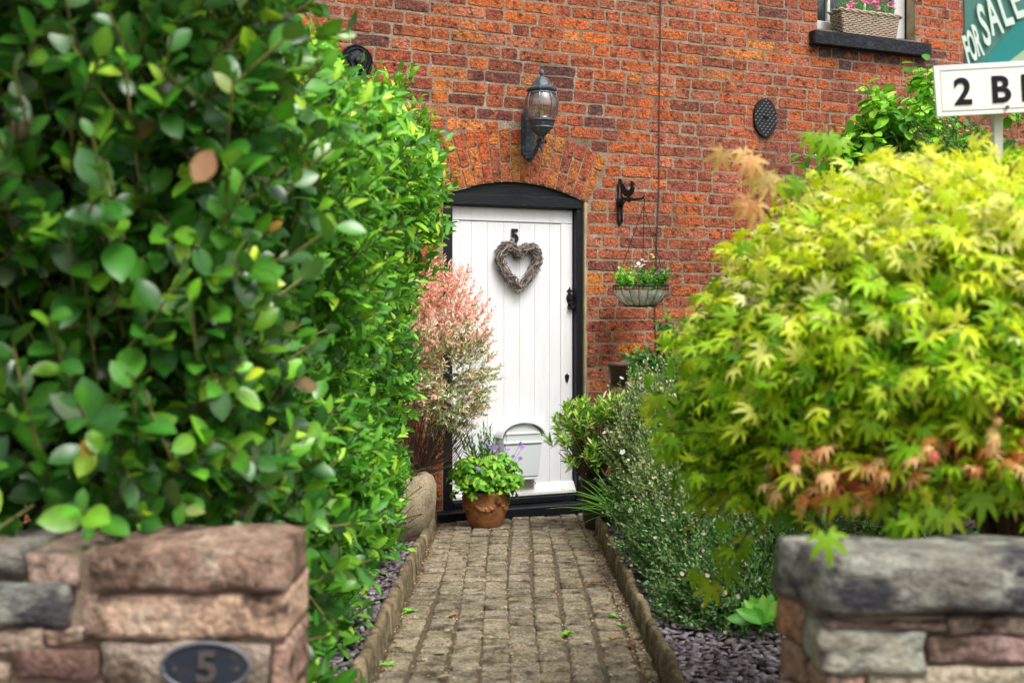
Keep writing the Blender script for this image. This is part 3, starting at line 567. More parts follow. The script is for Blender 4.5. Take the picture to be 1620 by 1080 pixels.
# ------------------------------------------------------------------ wicker window basket
wb0, wb1 = wl(1327, 30, 0.03)[0], wl(1417, 35, 0.03)[0]; wc = (wb0 + wb1) / 2; ww = (wb1 - wb0) / 2
t = thing('wicker_basket', 'woven willow basket of pink flowers standing on the black window sill', 'basket', wp(wc, ZSILL + 0.001, 0.0), TH)
HB = 0.185; rows = 12; dd = 0.065
def perim(u, k=1.0):   # rounded rectangle, u in 0..1
    W_, D_ = ww * k, dd * k; P_ = 2 * (2 * W_ + 2 * D_); x = u * P_
    if x < 2 * W_: return Vector((-W_ + x, -D_, 0))
    x -= 2 * W_
    if x < 2 * D_: return Vector((W_, -D_ + x, 0))
    x -= 2 * D_
    if x < 2 * W_: return Vector((W_ - x, D_, 0))
    return Vector((-W_, D_ - (x - 2 * W_), 0))
for r in range(rows):
    k = 0.90 + 0.10 * r / rows; z = 0.008 + HB * 0.88 * r / rows; b = MB(); pts = []
    n = 88
    for j in range(n):
        p = perim(j / n, k); q = perim(j / n, k + 0.035); s_ = math.sin(math.pi * (j + 0.5) / 2.0 + math.pi * (r % 2)); pts.append(p.lerp(q, 0.5 + 0.5 * s_) + Vector((0, 0, z + 0.0015 * s_)))
    b.tube(pts, 0.0068, 5, closed=True); b.build('weave', M['wicker'], t, smooth=True)
b = MB(); n = 80
for ph in (0, 1):
    b.tube([perim(j / n, 1.02).lerp(perim(j / n, 1.1), 0.5 + 0.5 * math.sin(j * 0.75 + ph * math.pi)) + Vector((0, 0, HB - 0.012 + 0.008 * math.cos(j * 0.75 + ph * math.pi))) for j in range(n)], 0.0095, 5, closed=True)
b.build('rim', M['wicker'], t, smooth=True)
b = MB(); b.box(-ww * .88, ww * .88, -dd * .8, dd * .8, 0.005, HB * .8); b.build('soil', M['soil'], t)

# ------------------------------------------------------------------ ground, path, edging
def ground_z(x, Y): return zp(min(max(Y, 0), 9)) - 0.02
mb = MB(); NX, NY = 30, 30; xs_ = [-60, -20, -8] + [-4 + 8 * i / 20 for i in range(21)] + [8, 20, 60]; ys_ = [-60, -20, -6] + [-2 + 14 * i / 28 for i in range(29)] + [20, 60, 200]
vs2 = [(x, y, ground_z(x, y) - 0.03) for y in ys_ for x in xs_]; nx = len(xs_)
mb.add(vs2, [(j * nx + i, j * nx + i + 1, (j + 1) * nx + i + 1, (j + 1) * nx + i) for j in range(len(ys_) - 1) for i in range(nx - 1)]); props(mb.build('ground', M['soil']), kind='structure')
XL, XR = -0.462, 0.492
path = MB(); path.add([(XL - .02, 1.2, zp(1.2) - .010), (XR + .02, 1.2, zp(1.2) - .010), (XR + .02, 7.999, zp(8) - .010), (XL - .02, 7.85, zp(7.85) - .010)], [(0, 1, 2, 3)])
path = props(path.build('path', M['soil_joint']), kind='structure'); rp = random.Random(5)
colsx = [XL + 0.002 + (XR - XL) * (i / 8.5) for i in range(-0, 9)] + [XR]
if colsx[-1] - colsx[-2] < 0.05: colsx.pop(-2)
pavers = []; Y = 1.25
while Y < 8.1:
    d = rp.choice([0.105, 0.115, 0.15, 0.125]); 
    for i in range(len(colsx) - 1):
        x0, x1 = colsx[i] + 0.0045, colsx[i + 1] - 0.0045; ya, yb = Y + rp.uniform(-.004, .008), Y + d - rp.uniform(0.006, 0.015)
        xo = 0.012 * math.sin(Y * 1.3 + i); x0 += xo * (i > 0); x1 += xo
        lim = WY + (x0 + x1) / 2 / DX * DY - 0.12
        if ya > lim + 0.01: continue
        c = 0.011; top = zp((ya + yb) / 2) + rp.uniform(-.006, .005)
        loop = [(x0 + c, ya), ((x0 + x1) / 2, ya - .002), (x1 - c, ya), (x1, ya + c), (x1 + .001, (ya + yb) / 2), (x1, yb - c), (x1 - c, yb), ((x0 + x1) / 2, yb), (x0 + c, yb), (x0, yb - c), (x0, (ya + yb) / 2), (x0, ya + c)]
        loop = [(a + rp.uniform(-.004, .004), min(b + rp.uniform(-.005, .005), WY + a * DY / DX - .114)) for a, b in loop]; n = len(loop); mx, my = (x0 + x1) / 2, (ya + yb) / 2
        tx, ty = rp.uniform(-.03, .03), rp.uniform(-.03, .03)
        zt_ = lambda a, b: top + (a - mx) * tx + (b - my) * (ty - .0232)
        v = [(a, b, zt_(a, b) - .05) for a, b in loop] + [(a, b, zt_(a, b) - .007) for a, b in loop] + [(mx + (a - mx) * .89, my + (b - my) * .87, zt_(a, b)+rp.uniform(-.0008,.0008)) for a, b in loop]
        f = [(i_, (i_ + 1) % n, (i_ + 1) % n + n, i_ + n) for i_ in range(n)] + [(i_ + n, (i_ + 1) % n + n, (i_ + 1) % n + 2 * n, i_ + 2 * n) for i_ in range(n)] + [tuple(range(2 * n, 3 * n))]
        k = rp.uniform(.8, 1.15); pavers.append((my, v, f, (0.35 * k, 0.295 * k, 0.205 * k * rp.uniform(.9, 1.08))))
    Y += d
vis = sorted([p for p in pavers if p[0] > 3.75], key=lambda p: p[0])[:300]; ids = set(id(p) for p in vis); rest = MB()
for p in pavers:
    if id(p) in ids: b = MB(); b.add(p[1], p[2], p[3]); b.build('paver', M['paver'], path)
    else: rest.add(p[1], p[2], p[3])
rest.build('paver', M['paver'], path, kind='stuff')

def edging(name, label, X0, X1, Ya, Yb, hgt, lean, seed, step, ribs):
    rg = random.Random(seed); t = thing(name, label, 'path edging', ((X0 + X1) / 2, Ya, 0)); Y = Ya; xm = (X0 + X1) / 2; h0 = hgt
    while Y < Yb:
        d = step * rg.uniform(.75, 1.3); z0 = zp(Y) - .06; h0 += rg.uniform(-.014, .014); h0 = max(hgt - .018, min(hgt + .018, h0)); zt = zp(Y) + h0
        bm = MB(); v = []; n = 14; ny = 4; wdt = (X1 - X0) / 2
        for j in range(ny):
            yy = Y - Ya + d * (j / (ny - 1)) * .98; edge = 1 - (0.42 if ribs else 0.16) * (1 if j in (0, ny - 1) else 0)
            for k in range(n):   # cross-section loop (base, side, rounded top)
                a = math.pi * k / (n - 1); xx = -math.cos(a) * wdt * edge; zz_ = z0 + (zt - z0) * (1 - abs(math.cos(a)) ** 4.5) * (1 - ((0.10 if ribs else .05) if edge < 1 else 0))
                if k in (0, n - 1): zz_ = z0
                nz = noise.noise(Vector((xm * 9 + xx * 25, (Y + yy) * 14, zz_ * 22 + seed)))
                v.append((xx * (1 + .16 * nz) + lean * (zz_ - z0), yy, zz_ + .012 * nz))
        f = [(j * n + k, j * n + k + 1, (j + 1) * n + k + 1, (j + 1) * n + k) for j in range(ny - 1) for k in range(n - 1)] + [tuple(range(n)), tuple(range((ny - 1) * n, ny * n))]
        k = rg.uniform(.65, 1.25); bm.add(v, f, (0.23 * k, 0.18 * k, 0.105 * k)); bm.build('edging_stone', M['edging'], t, smooth=True); Y += d
edging('path_edging', 'rough stone edging along the hedge side of the paved path', XL - .075, XL - .004, 2.45, 7.50, 0.085, 0.05, 3, 0.13, False)
edging('path_edging', 'upright rib-topped stone edging beside the flowering shrubs, right of the path', XR + .006, XR + .066, 2.45, 7.98, 0.10, -0.03, 9, 0.058, True)

# ------------------------------------------------------------------ foliage machinery
def make_instances(name, tmpl, P, Y, Nn, S, T, m, parent=None, kind=None, smooth=True, label=None):
    V = np.array(tmpl[0], float); W = np.array(tmpl[1], float); Fc = tmpl[2]; n = len(P)
    X = np.cross(Y, Nn); X /= np.linalg.norm(X, axis=1, keepdims=True) + 1e-9; Z = np.cross(X, Y)
    co = (P[:, None, :] + X[:, None, :] * (V[None, :, 0:1] * S[:, None, 0:1]) + Y[:, None, :] * (V[None, :, 1:2] * S[:, None, 1:2]) + Z[:, None, :] * (V[None, :, 2:3] * S[:, None, 2:3]))
    if parent is not None: co = co - np.array(parent.location)[None, None, :]
    nv = len(V); lp = np.concatenate([np.array(f) for f in Fc]); ls_ = np.cumsum([0] + [len(f) for f in Fc])[:-1]; nl = len(lp)
    me = bpy.data.meshes.new(name); me.vertices.add(n * nv); me.vertices.foreach_set('co', co.astype(np.float32).ravel())
    me.loops.add(n * nl); me.loops.foreach_set('vertex_index', (lp[None, :] + (np.arange(n) * nv)[:, None]).astype(np.int32).ravel())
    me.polygons.add(n * len(Fc)); me.polygons.foreach_set('loop_start', (ls_[None, :] + (np.arange(n) * nl)[:, None]).astype(np.int32).ravel())
    if smooth: me.polygons.foreach_set('use_smooth', np.ones(n * len(Fc), bool))
    me.update(calc_edges=True); me.validate()
    a = me.color_attributes.new('tint', 'FLOAT_COLOR', 'POINT'); c = np.ones((n, nv, 4), np.float32); c[:, :, :3] = T[:, None, :] * W[None, :, None]; a.data.foreach_set('color', c.ravel())
    me.materials.append(m); o = link(name, me, parent, kind)
    if label: o['label'] = label
    return o
def oval(nl=5, w=0.5, fold=0.12, curl=0.12, tip=0.85, base=0.12):
    V, W = [], []
    for i in range(nl):
        t = i / (nl - 1); hw = w / 2 * abs(math.sin(math.pi * (base + t * (1 - base)) ** tip)) ** .72 if 0 < i < nl - 1 else 0.0
        z = -curl * t * t
        if i in (0, nl - 1): V.append((0, t, z)); W.append(1.25)
        else: V += [(-hw, t, z + fold * hw * 2), (0, t, z), (hw, t, z + fold * hw * 2)]; W += [0.96, 1.3, 0.96]
    Fc = [(0, 2, 1), (0, 3, 2)]
    for i in range(1, nl - 2):
        a = 1 + 3 * (i - 1); b = a + 3; Fc += [(a, a + 1, b + 1, b), (a + 1, a + 2, b + 2, b + 1)]
    a = 1 + 3 * (nl - 3); e = a + 3; Fc += [(a, a + 1, e), (a + 1, a + 2, e)]
    return V, W, Fc
def maple():
    V = [(0, 0, 0)]; W = [0.95]; Fc = []; lob = [(-118, .42), (-78, .70), (-38, .93), (0, 1.05), (38, .93), (78, .70), (118, .42)]
    prev = None; ctr = (0, .0, 0)
    for i, (a, r) in enumerate(lob):
        a = math.radians(a); da = math.radians(17 if abs(r) > .5 else 14)
        pts = [(a - da, r * .42, .0), (a - da * .62, r * .66, .02), (a, r, -.12 * r), (a + da * .62, r * .66, .02), (a + da, r * .42, .0)]
        ids_ = []
        for q, (aa, rr, zz_) in enumerate(pts):
            V.append((math.sin(aa) * rr * .8, math.cos(aa) * rr * .8 + .22, zz_ - .24 * rr * rr)); W.append([1, 1, 1.12, 1, 1][q]); ids_.append(len(V) - 1)
        V.append((math.sin(a) * r * .55 * .8, math.cos(a) * r * .55 * .8 + .22, -.04)); W.append(.92); mid = len(V) - 1
        V.append((math.sin(a) * .06, .22 + math.cos(a) * .06, 0)); W.append(.9); c0 = len(V) - 1
        Fc += [(c0, ids_[0], ids_[1], mid), (mid, ids_[1], ids_[2]), (mid, ids_[2], ids_[3]), (c0, mid, ids_[3], ids_[4])]
        if prev: Fc.append((prev[0], prev[1], ids_[0], c0))
        prev = (c0, ids_[4])
    V += [(-.012, -.25, -.03), (.012, -.25, -.03), (0, .2, 0)]; W += [1.1, 1.1, 1.1]; n = len(V); Fc.append((n - 3, n - 2, n - 1))
    return V, W, Fc
PRISM = ([(math.cos(a * 2.0944), y, math.sin(a * 2.0944)) for y in (0, 1) for a in range(3)], [1] * 6, [(0, 1, 4, 3), (1, 2, 5, 4), (2, 0, 3, 5)])
def unit(v): return v / (np.linalg.norm(v, axis=-1, keepdims=True) + 1e-9)
def shoots(rg, B, D, L, k, ang=60, size=(0.05, 0.08), width=1.0, up=0.6, bend=0.25, start=0.15, petiole=0.0, taper=0.35, jit=0.25, out=None):
    """leaves set along shoots: positions, axes, normals, sizes, plus the stem segments and each leaf's place on its shoot"""
    n = len(B); D = unit(D); t = (start + (1 - start) * (np.arange(k) + .5) / k)[None, :, None]
    upv = np.array([0, 0, 1.0]); L_ = L[:, None, None]
    C = B[:, None, :] + D[:, None, :] * L_ * t + upv * (bend * L_ * t * t)
    tang = unit(D[:, None, :] + upv * (2 * bend * t)) * np.ones((n, k, 1))
    ref = unit(np.cross(tang, rg.normal(size=(n, 1, 3)))); ref2 = np.cross(tang, ref)
    ph = (np.arange(k) * 2.4)[None, :] + rg.uniform(0, 6.28, (n, 1)) + rg.normal(0, .3, (n, k)); rad = ref * np.cos(ph)[..., None] + ref2 * np.sin(ph)[..., None]
    A = np.radians(ang * (1.15 - .75 * t[..., 0]) + rg.normal(0, 9, (n, k)))[..., None]
    Y = unit(tang * np.cos(A) + rad * np.sin(A) + rg.normal(0, jit * .5, (n, k, 3)))
    Nn = tang * np.sin(A) - rad * np.cos(A) + upv * up + rg.normal(0, jit, (n, k, 3))
    if out is not None: Nn = Nn + np.array(out)[None, None, :]
    Nn = unit(Nn)
    s = rg.uniform(size[0], size[1], (n, k)) * (1 - taper * t[..., 0]) ; S = np.stack([s * width, s, s], -1)
    P = C + Y * petiole * s[..., None]
    seg0 = B; seg1 = B + D * L[:, None] * .55 + upv * (bend * L[:, None] * .3); seg2 = B + D * L[:, None] * .95 + upv * (bend * L[:, None] * .9)
    SP_ = np.concatenate([seg0, seg1]); SD = np.concatenate([seg1 - seg0, seg2 - seg1])
    f = lambda a: a.reshape(-1, a.shape[-1])
    return dict(P=f(P), Y=f(Y), N=f(Nn), S=f(S), t=np.broadcast_to(t[..., 0], (n, k)).ravel(), i=np.repeat(np.arange(n), k), SP=SP_, SD=SD)
def sticks_mesh(P, Dv, r, m, parent, name='branches', tint=(0.2, 0.15, 0.08), kind='stuff'):
    l = np.linalg.norm(Dv, axis=1); Y = unit(Dv); Nn = unit(np.cross(Y, np.array([0.3, 0.5, 0.8]))); S = np.stack([np.full(len(P), r) if np.isscalar(r) else r, l, np.full(len(P), r) if np.isscalar(r) else r], -1)
    return make_instances(name, PRISM, P, Y, Nn, S, np.tile(np.array(tint, float), (len(P), 1)), m, parent, kind)
def tints(rg, n, pal, var=0.15):
    pal = [(np.array(c), w_) for c, w_ in pal]; w_ = np.array([p[1] for p in pal], float); w_ /= w_.sum(); idx = rg.choice(len(pal), n, p=w_)
    return np.array([p[0] for p in pal])[idx] * rg.uniform(1 - var, 1 + var, (n, 1))
def plant_foliage(parent, d, tmpl, T, m, n_single=0, cell=26, name='leaf', rg=None, minpx=9):
    P, Y, Nn, S = d['P'], d['Y'], d['N'], d['S']; n = len(P); keep = np.ones(n, bool)
    if n_single:
        X_ = CX + P[:, 0] / P[:, 1] * F; Y_ = HY - (P[:, 2] - HC) / P[:, 1] * F; spx = S[:, 1] / P[:, 1] * F
        ok = (X_ > 2) & (X_ < 1618) & (Y_ > 2) & (Y_ < 1078) & (spx > minpx); best = {}
        for i in np.nonzero(ok)[0]:
            k = (int(X_[i] / cell), int(Y_[i] / cell))
            if k not in best or P[i, 1] < P[best[k], 1]: best[k] = i
        ch = sorted(best.values(), key=lambda i: -spx[i])[:n_single]; keep[ch] = False
        reps = [ch[j] for j in np.linspace(0, len(ch) - 1, 14).astype(int)]; meshes = []
        V, W, Fc = tmpl
        for j in reps:
            me = bpy.data.meshes.new(name); me.from_pydata(V, [], Fc); a = me.color_attributes.new('tint', 'FLOAT_COLOR', 'POINT')
            a.data.foreach_set('color', np.concatenate([np.outer(W, T[j]), np.ones((len(W), 1))], 1).astype(np.float32).ravel()); me.polygons.foreach_set('use_smooth', [True] * len(Fc)); me.materials.append(m); meshes.append((T[j], me))
        loc = np.array(parent.location)
        for i in ch:
            me = min(meshes, key=lambda q: float(np.sum((q[0] - T[i]) ** 2)))[1]; x = np.cross(Y[i], Nn[i]); x /= np.linalg.norm(x) + 1e-9; z = np.cross(x, Y[i]); p = P[i] - loc
            o = bpy.data.objects.new(name, me); COL.objects.link(o); o.parent = parent
            o.matrix_basis = Matrix(((x[0] * S[i, 0], Y[i, 0] * S[i, 1], z[0] * S[i, 2], p[0]), (x[1] * S[i, 0], Y[i, 1] * S[i, 1], z[1] * S[i, 2], p[1]), (x[2] * S[i, 0], Y[i, 2] * S[i, 1], z[2] * S[i, 2], p[2]), (0, 0, 0, 1)))
    return make_instances('foliage' if name == 'leaf' else name, tmpl, P[keep], Y[keep], Nn[keep], S[keep], T[keep], m, parent, 'stuff')
def cat(ds): return {k: np.concatenate([d[k] for d in ds]) for k in ds[0]}

# ---- near hedge (broad glossy leaves) behind and over the left garden wall
rg = np.random.default_rng(21)
hedge = thing('laurel_hedge', 'near hedge of large glossy oval leaves spilling over the left stone wall', 'hedge', (-1.0, 2.8, 0.15))
n = 620; B = np.stack([rg.uniform(-1.9, -.56, n), 2.42 + rg.uniform(0, .38, n), rg.uniform(0.86, 2.35, n)], 1); B[:, 0] -= np.clip(.12 - (B[:, 2] - .9) * .3, 0, .12)
B[:, 1] += 0.06 * np.sin(B[:, 0] * 9) + .05 * np.sin(B[:, 2] * 11); D = np.stack([rg.normal(.1, .5, n), rg.normal(-.8, .25, n), rg.normal(.3, .55, n)], 1)
lowr = B[:, 2] < 1.0; D[lowr, 2] = rg.normal(-.05, .35, lowr.sum())
d1 = shoots(rg, B, D, rg.uniform(.14, .30, n), 8, ang=62, size=(0.052, 0.118), up=.5, out=(0, -.35, .1), jit=.45)
n = 560; B = np.stack([-.60 - rg.uniform(0, .3, n), rg.uniform(2.5, 3.25, n), rg.uniform(.12, 2.35, n)], 1); B[:, 0] += .05 * np.sin(B[:, 2] * 7 + B[:, 1] * 5); B[:, 0] += np.where(B[:, 2] < .8, .06, 0)
D = np.stack([rg.normal(.75, .3, n), rg.normal(-.45, .45, n), rg.normal(.25, .45, n)], 1); d2 = shoots(rg, B, D, rg.uniform(.10, .24, n), 8, ang=60, size=(.048, .108), up=.5, out=(.2, -.3, .1), jit=.45)
n = 620; B = np.stack([rg.uniform(-2.1, -.66, n), rg.uniform(2.75, 3.5, n), rg.uniform(.9, 2.4, n)], 1); D = rg.normal(0, 1, (n, 3)); D[:, 1] -= .6
d3 = shoots(rg, B, D, rg.uniform(.14, .3, n), 8, ang=60, size=(.06, .11), up=.4, jit=.5)
n = 700; B = np.stack([rg.uniform(-2.9, -.75, n), rg.uniform(3.4, 4.1, n), rg.uniform(.7, 2.6, n)], 1); B = B[B[:, 0] > -.46 * B[:, 1] - .35]; n = len(B); D = rg.normal(0, 1, (n, 3)); D[:, 1] -= .6
d4 = shoots(rg, B, D, rg.uniform(.14, .3, n), 9, ang=60, size=(.07, .12), up=.4, jit=.5)
d4 = {k_: (v_[(CX + d4['P'][:, 0] / d4['P'][:, 1] * F) < 440] if len(v_) == len(d4['P']) else v_) for k_, v_ in d4.items()}
d = cat([d1, d2, d3, d4]); nL = len(d['P'])
T = tints(rg, nL, [((.028, .12, .014), 3.5), ((.042, .18, .018), 5), ((.08, .28, .022), 3.6), ((.18, .42, .03), 1.8), ((.36, .58, .05), .5), ((.10, .16, .07), .8), ((.24,.16,.05), .12)]); yng = (d['t'] > .8) & (rg.random(nL) < .5); T *= np.where(rg.random(nL) < .55, .72, 1.0)[:, None]; T[yng] = T[yng] * np.array([2.2, 1.7, 1.2]) + np.array([.02, .04, 0])
OVAL = oval(7, .60, .11, .16, 1.08, .03)
plant_foliage(hedge, d, OVAL, T, M['leaf_gloss'], 300, 40)
sticks_mesh(d['SP'], d['SD'], .0035, M['green_bark'], hedge)
n = 26; tb = np.stack([rg.uniform(-1.8, -.75, n), rg.uniform(2.75, 3.1, n), np.full(n, .1)], 1); mb = MB()
for p in tb:
    q = Vector(p); pts = [q]; rr = [.016]
    for k in range(6): q = q + Vector((rg.normal(0, .06), rg.normal(0, .05), .38)); pts.append(q); rr.append(.016 - .002 * k)
    mb.tube([p_ - Vector(hedge.location) for p_ in pts], rr, 6)
mb.build('stem', M['bark'], hedge)
# the one dead brown leaf
LT = OVAL; pd = at(336, 270, 2.02); dl = MB(); bmL = [(v[0] * 1.15, v[1], v[2]) for v in LT[0]]; dl.add(bmL, LT[2], (.50, .27, .14)); o = dl.build('dead_leaf', M['leaf_matt'], hedge, smooth=True, label='curled brown dead leaf')
o.location = pd + Vector((0, 0, .035)) - Vector(hedge.location); o.scale = (.062,) * 3; o.rotation_euler = (math.radians(-75), .5, .2)

# ---- second hedge, narrow fresh leaves, running along the path to the house
hedge2 = thing('privet_hedge', 'taller far hedge of narrow bright green leaves running along the path to the house', 'hedge', (-.95, 4.7, 0.1))
def Xf(z, Y): return np.interp(z, [.1, .4, 1.0, 1.4, 1.85, 2.1, 2.35], [-.56, -.50, -.44, -.42, -.31, -.31, -.42]) - .03 * (Y - 6.2) * (Y < 6.2) * -1 * .0
n = 3300; zz_ = .10 + 2.15 * rg.random(n) ** 1.15 ; YY = 3.1 + 3.25 * rg.random(n) ** .8; dp = rg.random(n) ** 1.6 * .42
bumpy = .06 * np.sin(YY * 4.3 + zz_ * 3) + .05 * np.sin(zz_ * 8.5 + YY * 2) + .03 * np.sin(zz_ * 19 + YY * 7)
B = np.stack([Xf(zz_, YY) - .20 - dp + bumpy, YY, zz_], 1); D = np.stack([rg.normal(.75, .28, n), rg.normal(-.25, .4, n), rg.normal(.35, .4, n)], 1)
a = shoots(rg, B, D, rg.uniform(.12, .24, n), 9, ang=60, size=(.058, .105), up=.55, out=(.1, -.2, .2), jit=.35)
n = 900; B = np.stack([rg.uniform(-1.6, -.55, n), 3.1 + 3.3 * rg.random(n), 2.05 + rg.uniform(0, .2, n)], 1); D = np.stack([rg.normal(.2, .4, n), rg.normal(-.1, .4, n), rg.normal(.9, .3, n)], 1)
b = shoots(rg, B, D, rg.uniform(.12, .34, n), 10, ang=52, size=(.06, .105), up=.4, jit=.35)
n = 700; B = np.stack([rg.uniform(-1.5, -.62, n), rg.uniform(6.1, 6.4, n), rg.uniform(.3, 2.2, n)], 1); D = rg.normal(0, .6, (n, 3)); D[:, 0] += .4
c_ = shoots(rg, B, D, rg.uniform(.12, .25, n), 10, ang=55, size=(.045, .08), up=.5, jit=.35)
n = 500; B = np.stack([rg.uniform(-1.5, -.75, n), rg.uniform(3.0, 3.3, n), rg.uniform(.6, 2.3, n)], 1); D = rg.normal(0, .5, (n, 3)); D[:, 1] -= .7
e_ = shoots(rg, B, D, rg.uniform(.12, .25, n), 10, ang=55, size=(.05, .085), up=.5, jit=.35)
# long loose sprays against the wall
sprP = [(515, 50, 5.8), (596, 112, 6.1), (640, 140, 6.2), (670, 170, 6.3), (688, 196, 6.4), (692, 240, 6.4), (694, 285, 6.4), (688, 330, 6.4), (540, 128, 6.0), (602, 138, 6.0), (640, 150, 6.2), (672, 175, 6.3), (690, 215, 6.3), (690, 250, 6.4), (690, 330, 6.4), (686, 365, 6.4), (500, 55, 5.4), (655, 130, 6.1), (620, 165, 6), (590, 150, 5.8), (680, 290, 6.3), (512, 92, 5.2), (535, 130, 5.4), (690, 400, 6.3), (665, 240, 6.1), (650, 200, 6.1), (640, 235, 6.0), (610, 200, 5.9)]
B = []; D = []; Ls = []
for x, y, Yd in sprP:
    for k in range(4):
        tip = np.array(at(x + rg.normal(0, 8), y + rg.normal(0, 10), Yd)); dr = np.array([.6 + rg.normal(0, .1), rg.normal(0, .2), .6 + rg.normal(0, .15)]); dr /= np.linalg.norm(dr); l = rg.uniform(.28, .42); B.append(tip - dr * l - np.array([0, 0, .1 * l])); D.append(dr); Ls.append(l)
s_ = shoots(rg, np.array(B), np.array(D), np.array(Ls), 10, ang=62, size=(.075, .125), up=.4, bend=.1, jit=.3, taper=.45)
d = cat([a, b, c_, e_]); X_ = CX + d['P'][:, 0] / d['P'][:, 1] * F; Yp = HY - (d['P'][:, 2] - HC) / d['P'][:, 1] * F
lim = 112 + np.clip(X_ - 545, 0, 400) * .80 - 40 * (X_ < 525) + 14 * np.sin(X_ / 17) + rg.uniform(-14, 26, len(X_)); kp = (Yp > lim) & ~((X_ > np.interp(Yp, [380, 430, 480, 700, 1080], [690, 668, 655, 645, 610]) + 12 * np.sin(Yp / 23) + rg.uniform(-16, 16, len(X_))) & (Yp > 380)); kp &= ~((X_ > 470) & (Yp < 60))
for k_ in ('P', 'Y', 'N', 'S', 't', 'i'): d[k_] = d[k_][kp]
te = d['SP'] + d['SD']; sx_ = CX + te[:, 0] / te[:, 1] * F; sy_ = HY - (te[:, 2] - HC) / te[:, 1] * F; ks_ = (sy_ > 75 + np.clip(sx_ - 530, 0, 400)) & (sx_ < 690); d['SP'] = d['SP'][ks_]; d['SD'] = d['SD'][ks_]
d = cat([d, s_]); nL = len(d['P'])
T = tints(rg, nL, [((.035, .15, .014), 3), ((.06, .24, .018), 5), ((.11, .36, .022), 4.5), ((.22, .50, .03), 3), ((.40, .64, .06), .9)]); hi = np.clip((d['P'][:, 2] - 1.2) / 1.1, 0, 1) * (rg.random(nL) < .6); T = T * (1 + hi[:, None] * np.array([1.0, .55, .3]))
ln = np.arange(nL) >= nL - len(s_['P']); T[ln] = tints(rg, ln.sum(), [((.12, .36, .02), 3), ((.22, .52, .03), 3), ((.36, .62, .05), 1)])
NARROW = oval(6, .40, .18, .26, .86, .03)
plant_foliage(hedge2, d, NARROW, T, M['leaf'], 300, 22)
sticks_mesh(d['SP'], d['SD'], .0025, M['bark'], hedge2)
mb = MB()
for k in range(22):
    q = Vector((rg.uniform(-1.2, -.95), 3.2 + 3.1 * k / 21, .06)); pts = [q]; rr = [.018]
    for j in range(6): q = q + Vector((rg.normal(.02, .07), rg.normal(0, .07), .34)); pts.append(q); rr.append(.017 - .0025 * j)
    mb.tube([p_ - Vector(hedge2.location) for p_ in pts], rr, 6)
mb.build('stem', M['bark'], hedge2)

# ---- pink-tipped willow beside the door
wil = thing('pink_willow', 'dappled willow shrub with pink leaf tips standing left of the white door', 'shrub', (at(668, 800, 7.15).x, 7.15, .02))
n = 640; cW = np.array(at(698, 556, 7.1)); U = unit(rg.normal(0, 1, (n, 3))); rr = rg.random(n) ** .4; B = cW + U * rr[:, None] * np.array([.24, .26, .46]); B[:, 0] -= .0
B[:, 0] += np.clip((B[:, 2] - cW[2]) * -.02, -.1, .1); D = U * np.array([.7, .7, .5]) + np.array([.12, -.1, .75]); D[B[:, 2] < cW[2] - .12] += np.array([.25, 0, -.45])
a = shoots(rg, B, D, rg.uniform(.08, .17, n), 15, ang=58, size=(.030, .052), up=.4, jit=.5, bend=.08, taper=.3)
d = a; nL = len(d['P']); hz_ = (d['P'][:, 2] - cW[2] + .15) / .5 + rg.normal(0, .22, nL) + .55 * (d['t'] - .5); pinkm = hz_ > .55
T = tints(rg, nL, [((.14, .22, .06), 2.2), ((.24, .32, .12), 3), ((.68, .68, .46), 4), ((.80, .60, .48), 2.2)], .2)
T[pinkm] = tints(rg, pinkm.sum(), [((.90, .46, .45), 4), ((.92, .62, .59), 5), ((.86, .30, .32), 1.8), ((.90, .78, .70), 3)], .12)
tipm = (~pinkm) & (d['i'] % 5 == 0) & (d['t'] > .55); T[tipm] = tints(rg, tipm.sum(), [((.78, .42, .34), 3), ((.78, .6, .45), 2)], .1)
SLIM = oval(5, .28, .2, .1, .95, .05)
plant_foliage(wil, d, SLIM, T, M['leaf_matt'], 0); sticks_mesh(d['SP'], d['SD'], .0009, M['bark'], wil, tint=(.15, .1, .06))
n = 150; B0 = np.array(at(665, 745, 7.1)) + rg.normal(0, .03, (n, 3)); E0 = np.array(at(690, 660, 7.1)) + rg.uniform(-1, 1, (n, 3)) * np.array([.24, .2, .12]); mb = MB()
for p, q in zip(B0, E0):
    p = Vector(p) ; q = Vector(q); m_ = p.lerp(q, .5) + Vector((rg.normal(0, .03), 0, -.05)); mb.tube([v_ - wil.location for v_ in (p, m_, q)], [.003, .0025, .0015], 3)
mb.tube([Vector((0, 0, 0)), Vector(at(665, 745, 7.1)) - wil.location], [.018, .015], 7); mb.build('bare_twigs', mat('reddish_bark', (0.10, 0.06, 0.042), rough=.8), wil)

# ---- rounded stone planter at the foot of the wall
pc = at(640, 845, 6.95); mb = MB(); v = []; seg = 36; pf = [(.0, 0), (.18, 0), (.20, .02), (.235, .07), (.275, .15), (.295, .24), (.292, .32), (.27, .375), (.235, .40), (.20, .39), (.19, .33), (.0, .32)]
for k in range(seg):
    A = 2 * math.pi * k / seg
    for i, (r, z) in enumerate(pf): nz = noise.noise(Vector((math.cos(A) * 2 + 5, math.sin(A) * 2, z * 9))) * .02; v.append(((r + nz * (r > .1)) * math.cos(A), (r + nz * (r > .1)) * math.sin(A), z + nz * .3))
m_ = len(pf); mb.add(v, [(k * m_ + i, ((k + 1) % seg) * m_ + i, ((k + 1) % seg) * m_ + i + 1, k * m_ + i + 1) for k in range(seg) for i in range(m_ - 1)])
props(mb.build('stone_planter', M['concrete'], smooth=True, loc=(at(616, 845, 6.95).x - .02, 6.95, zp(6.95) - .02)), 'large rounded planter of rough beige stone under the pink willow', 'planter')

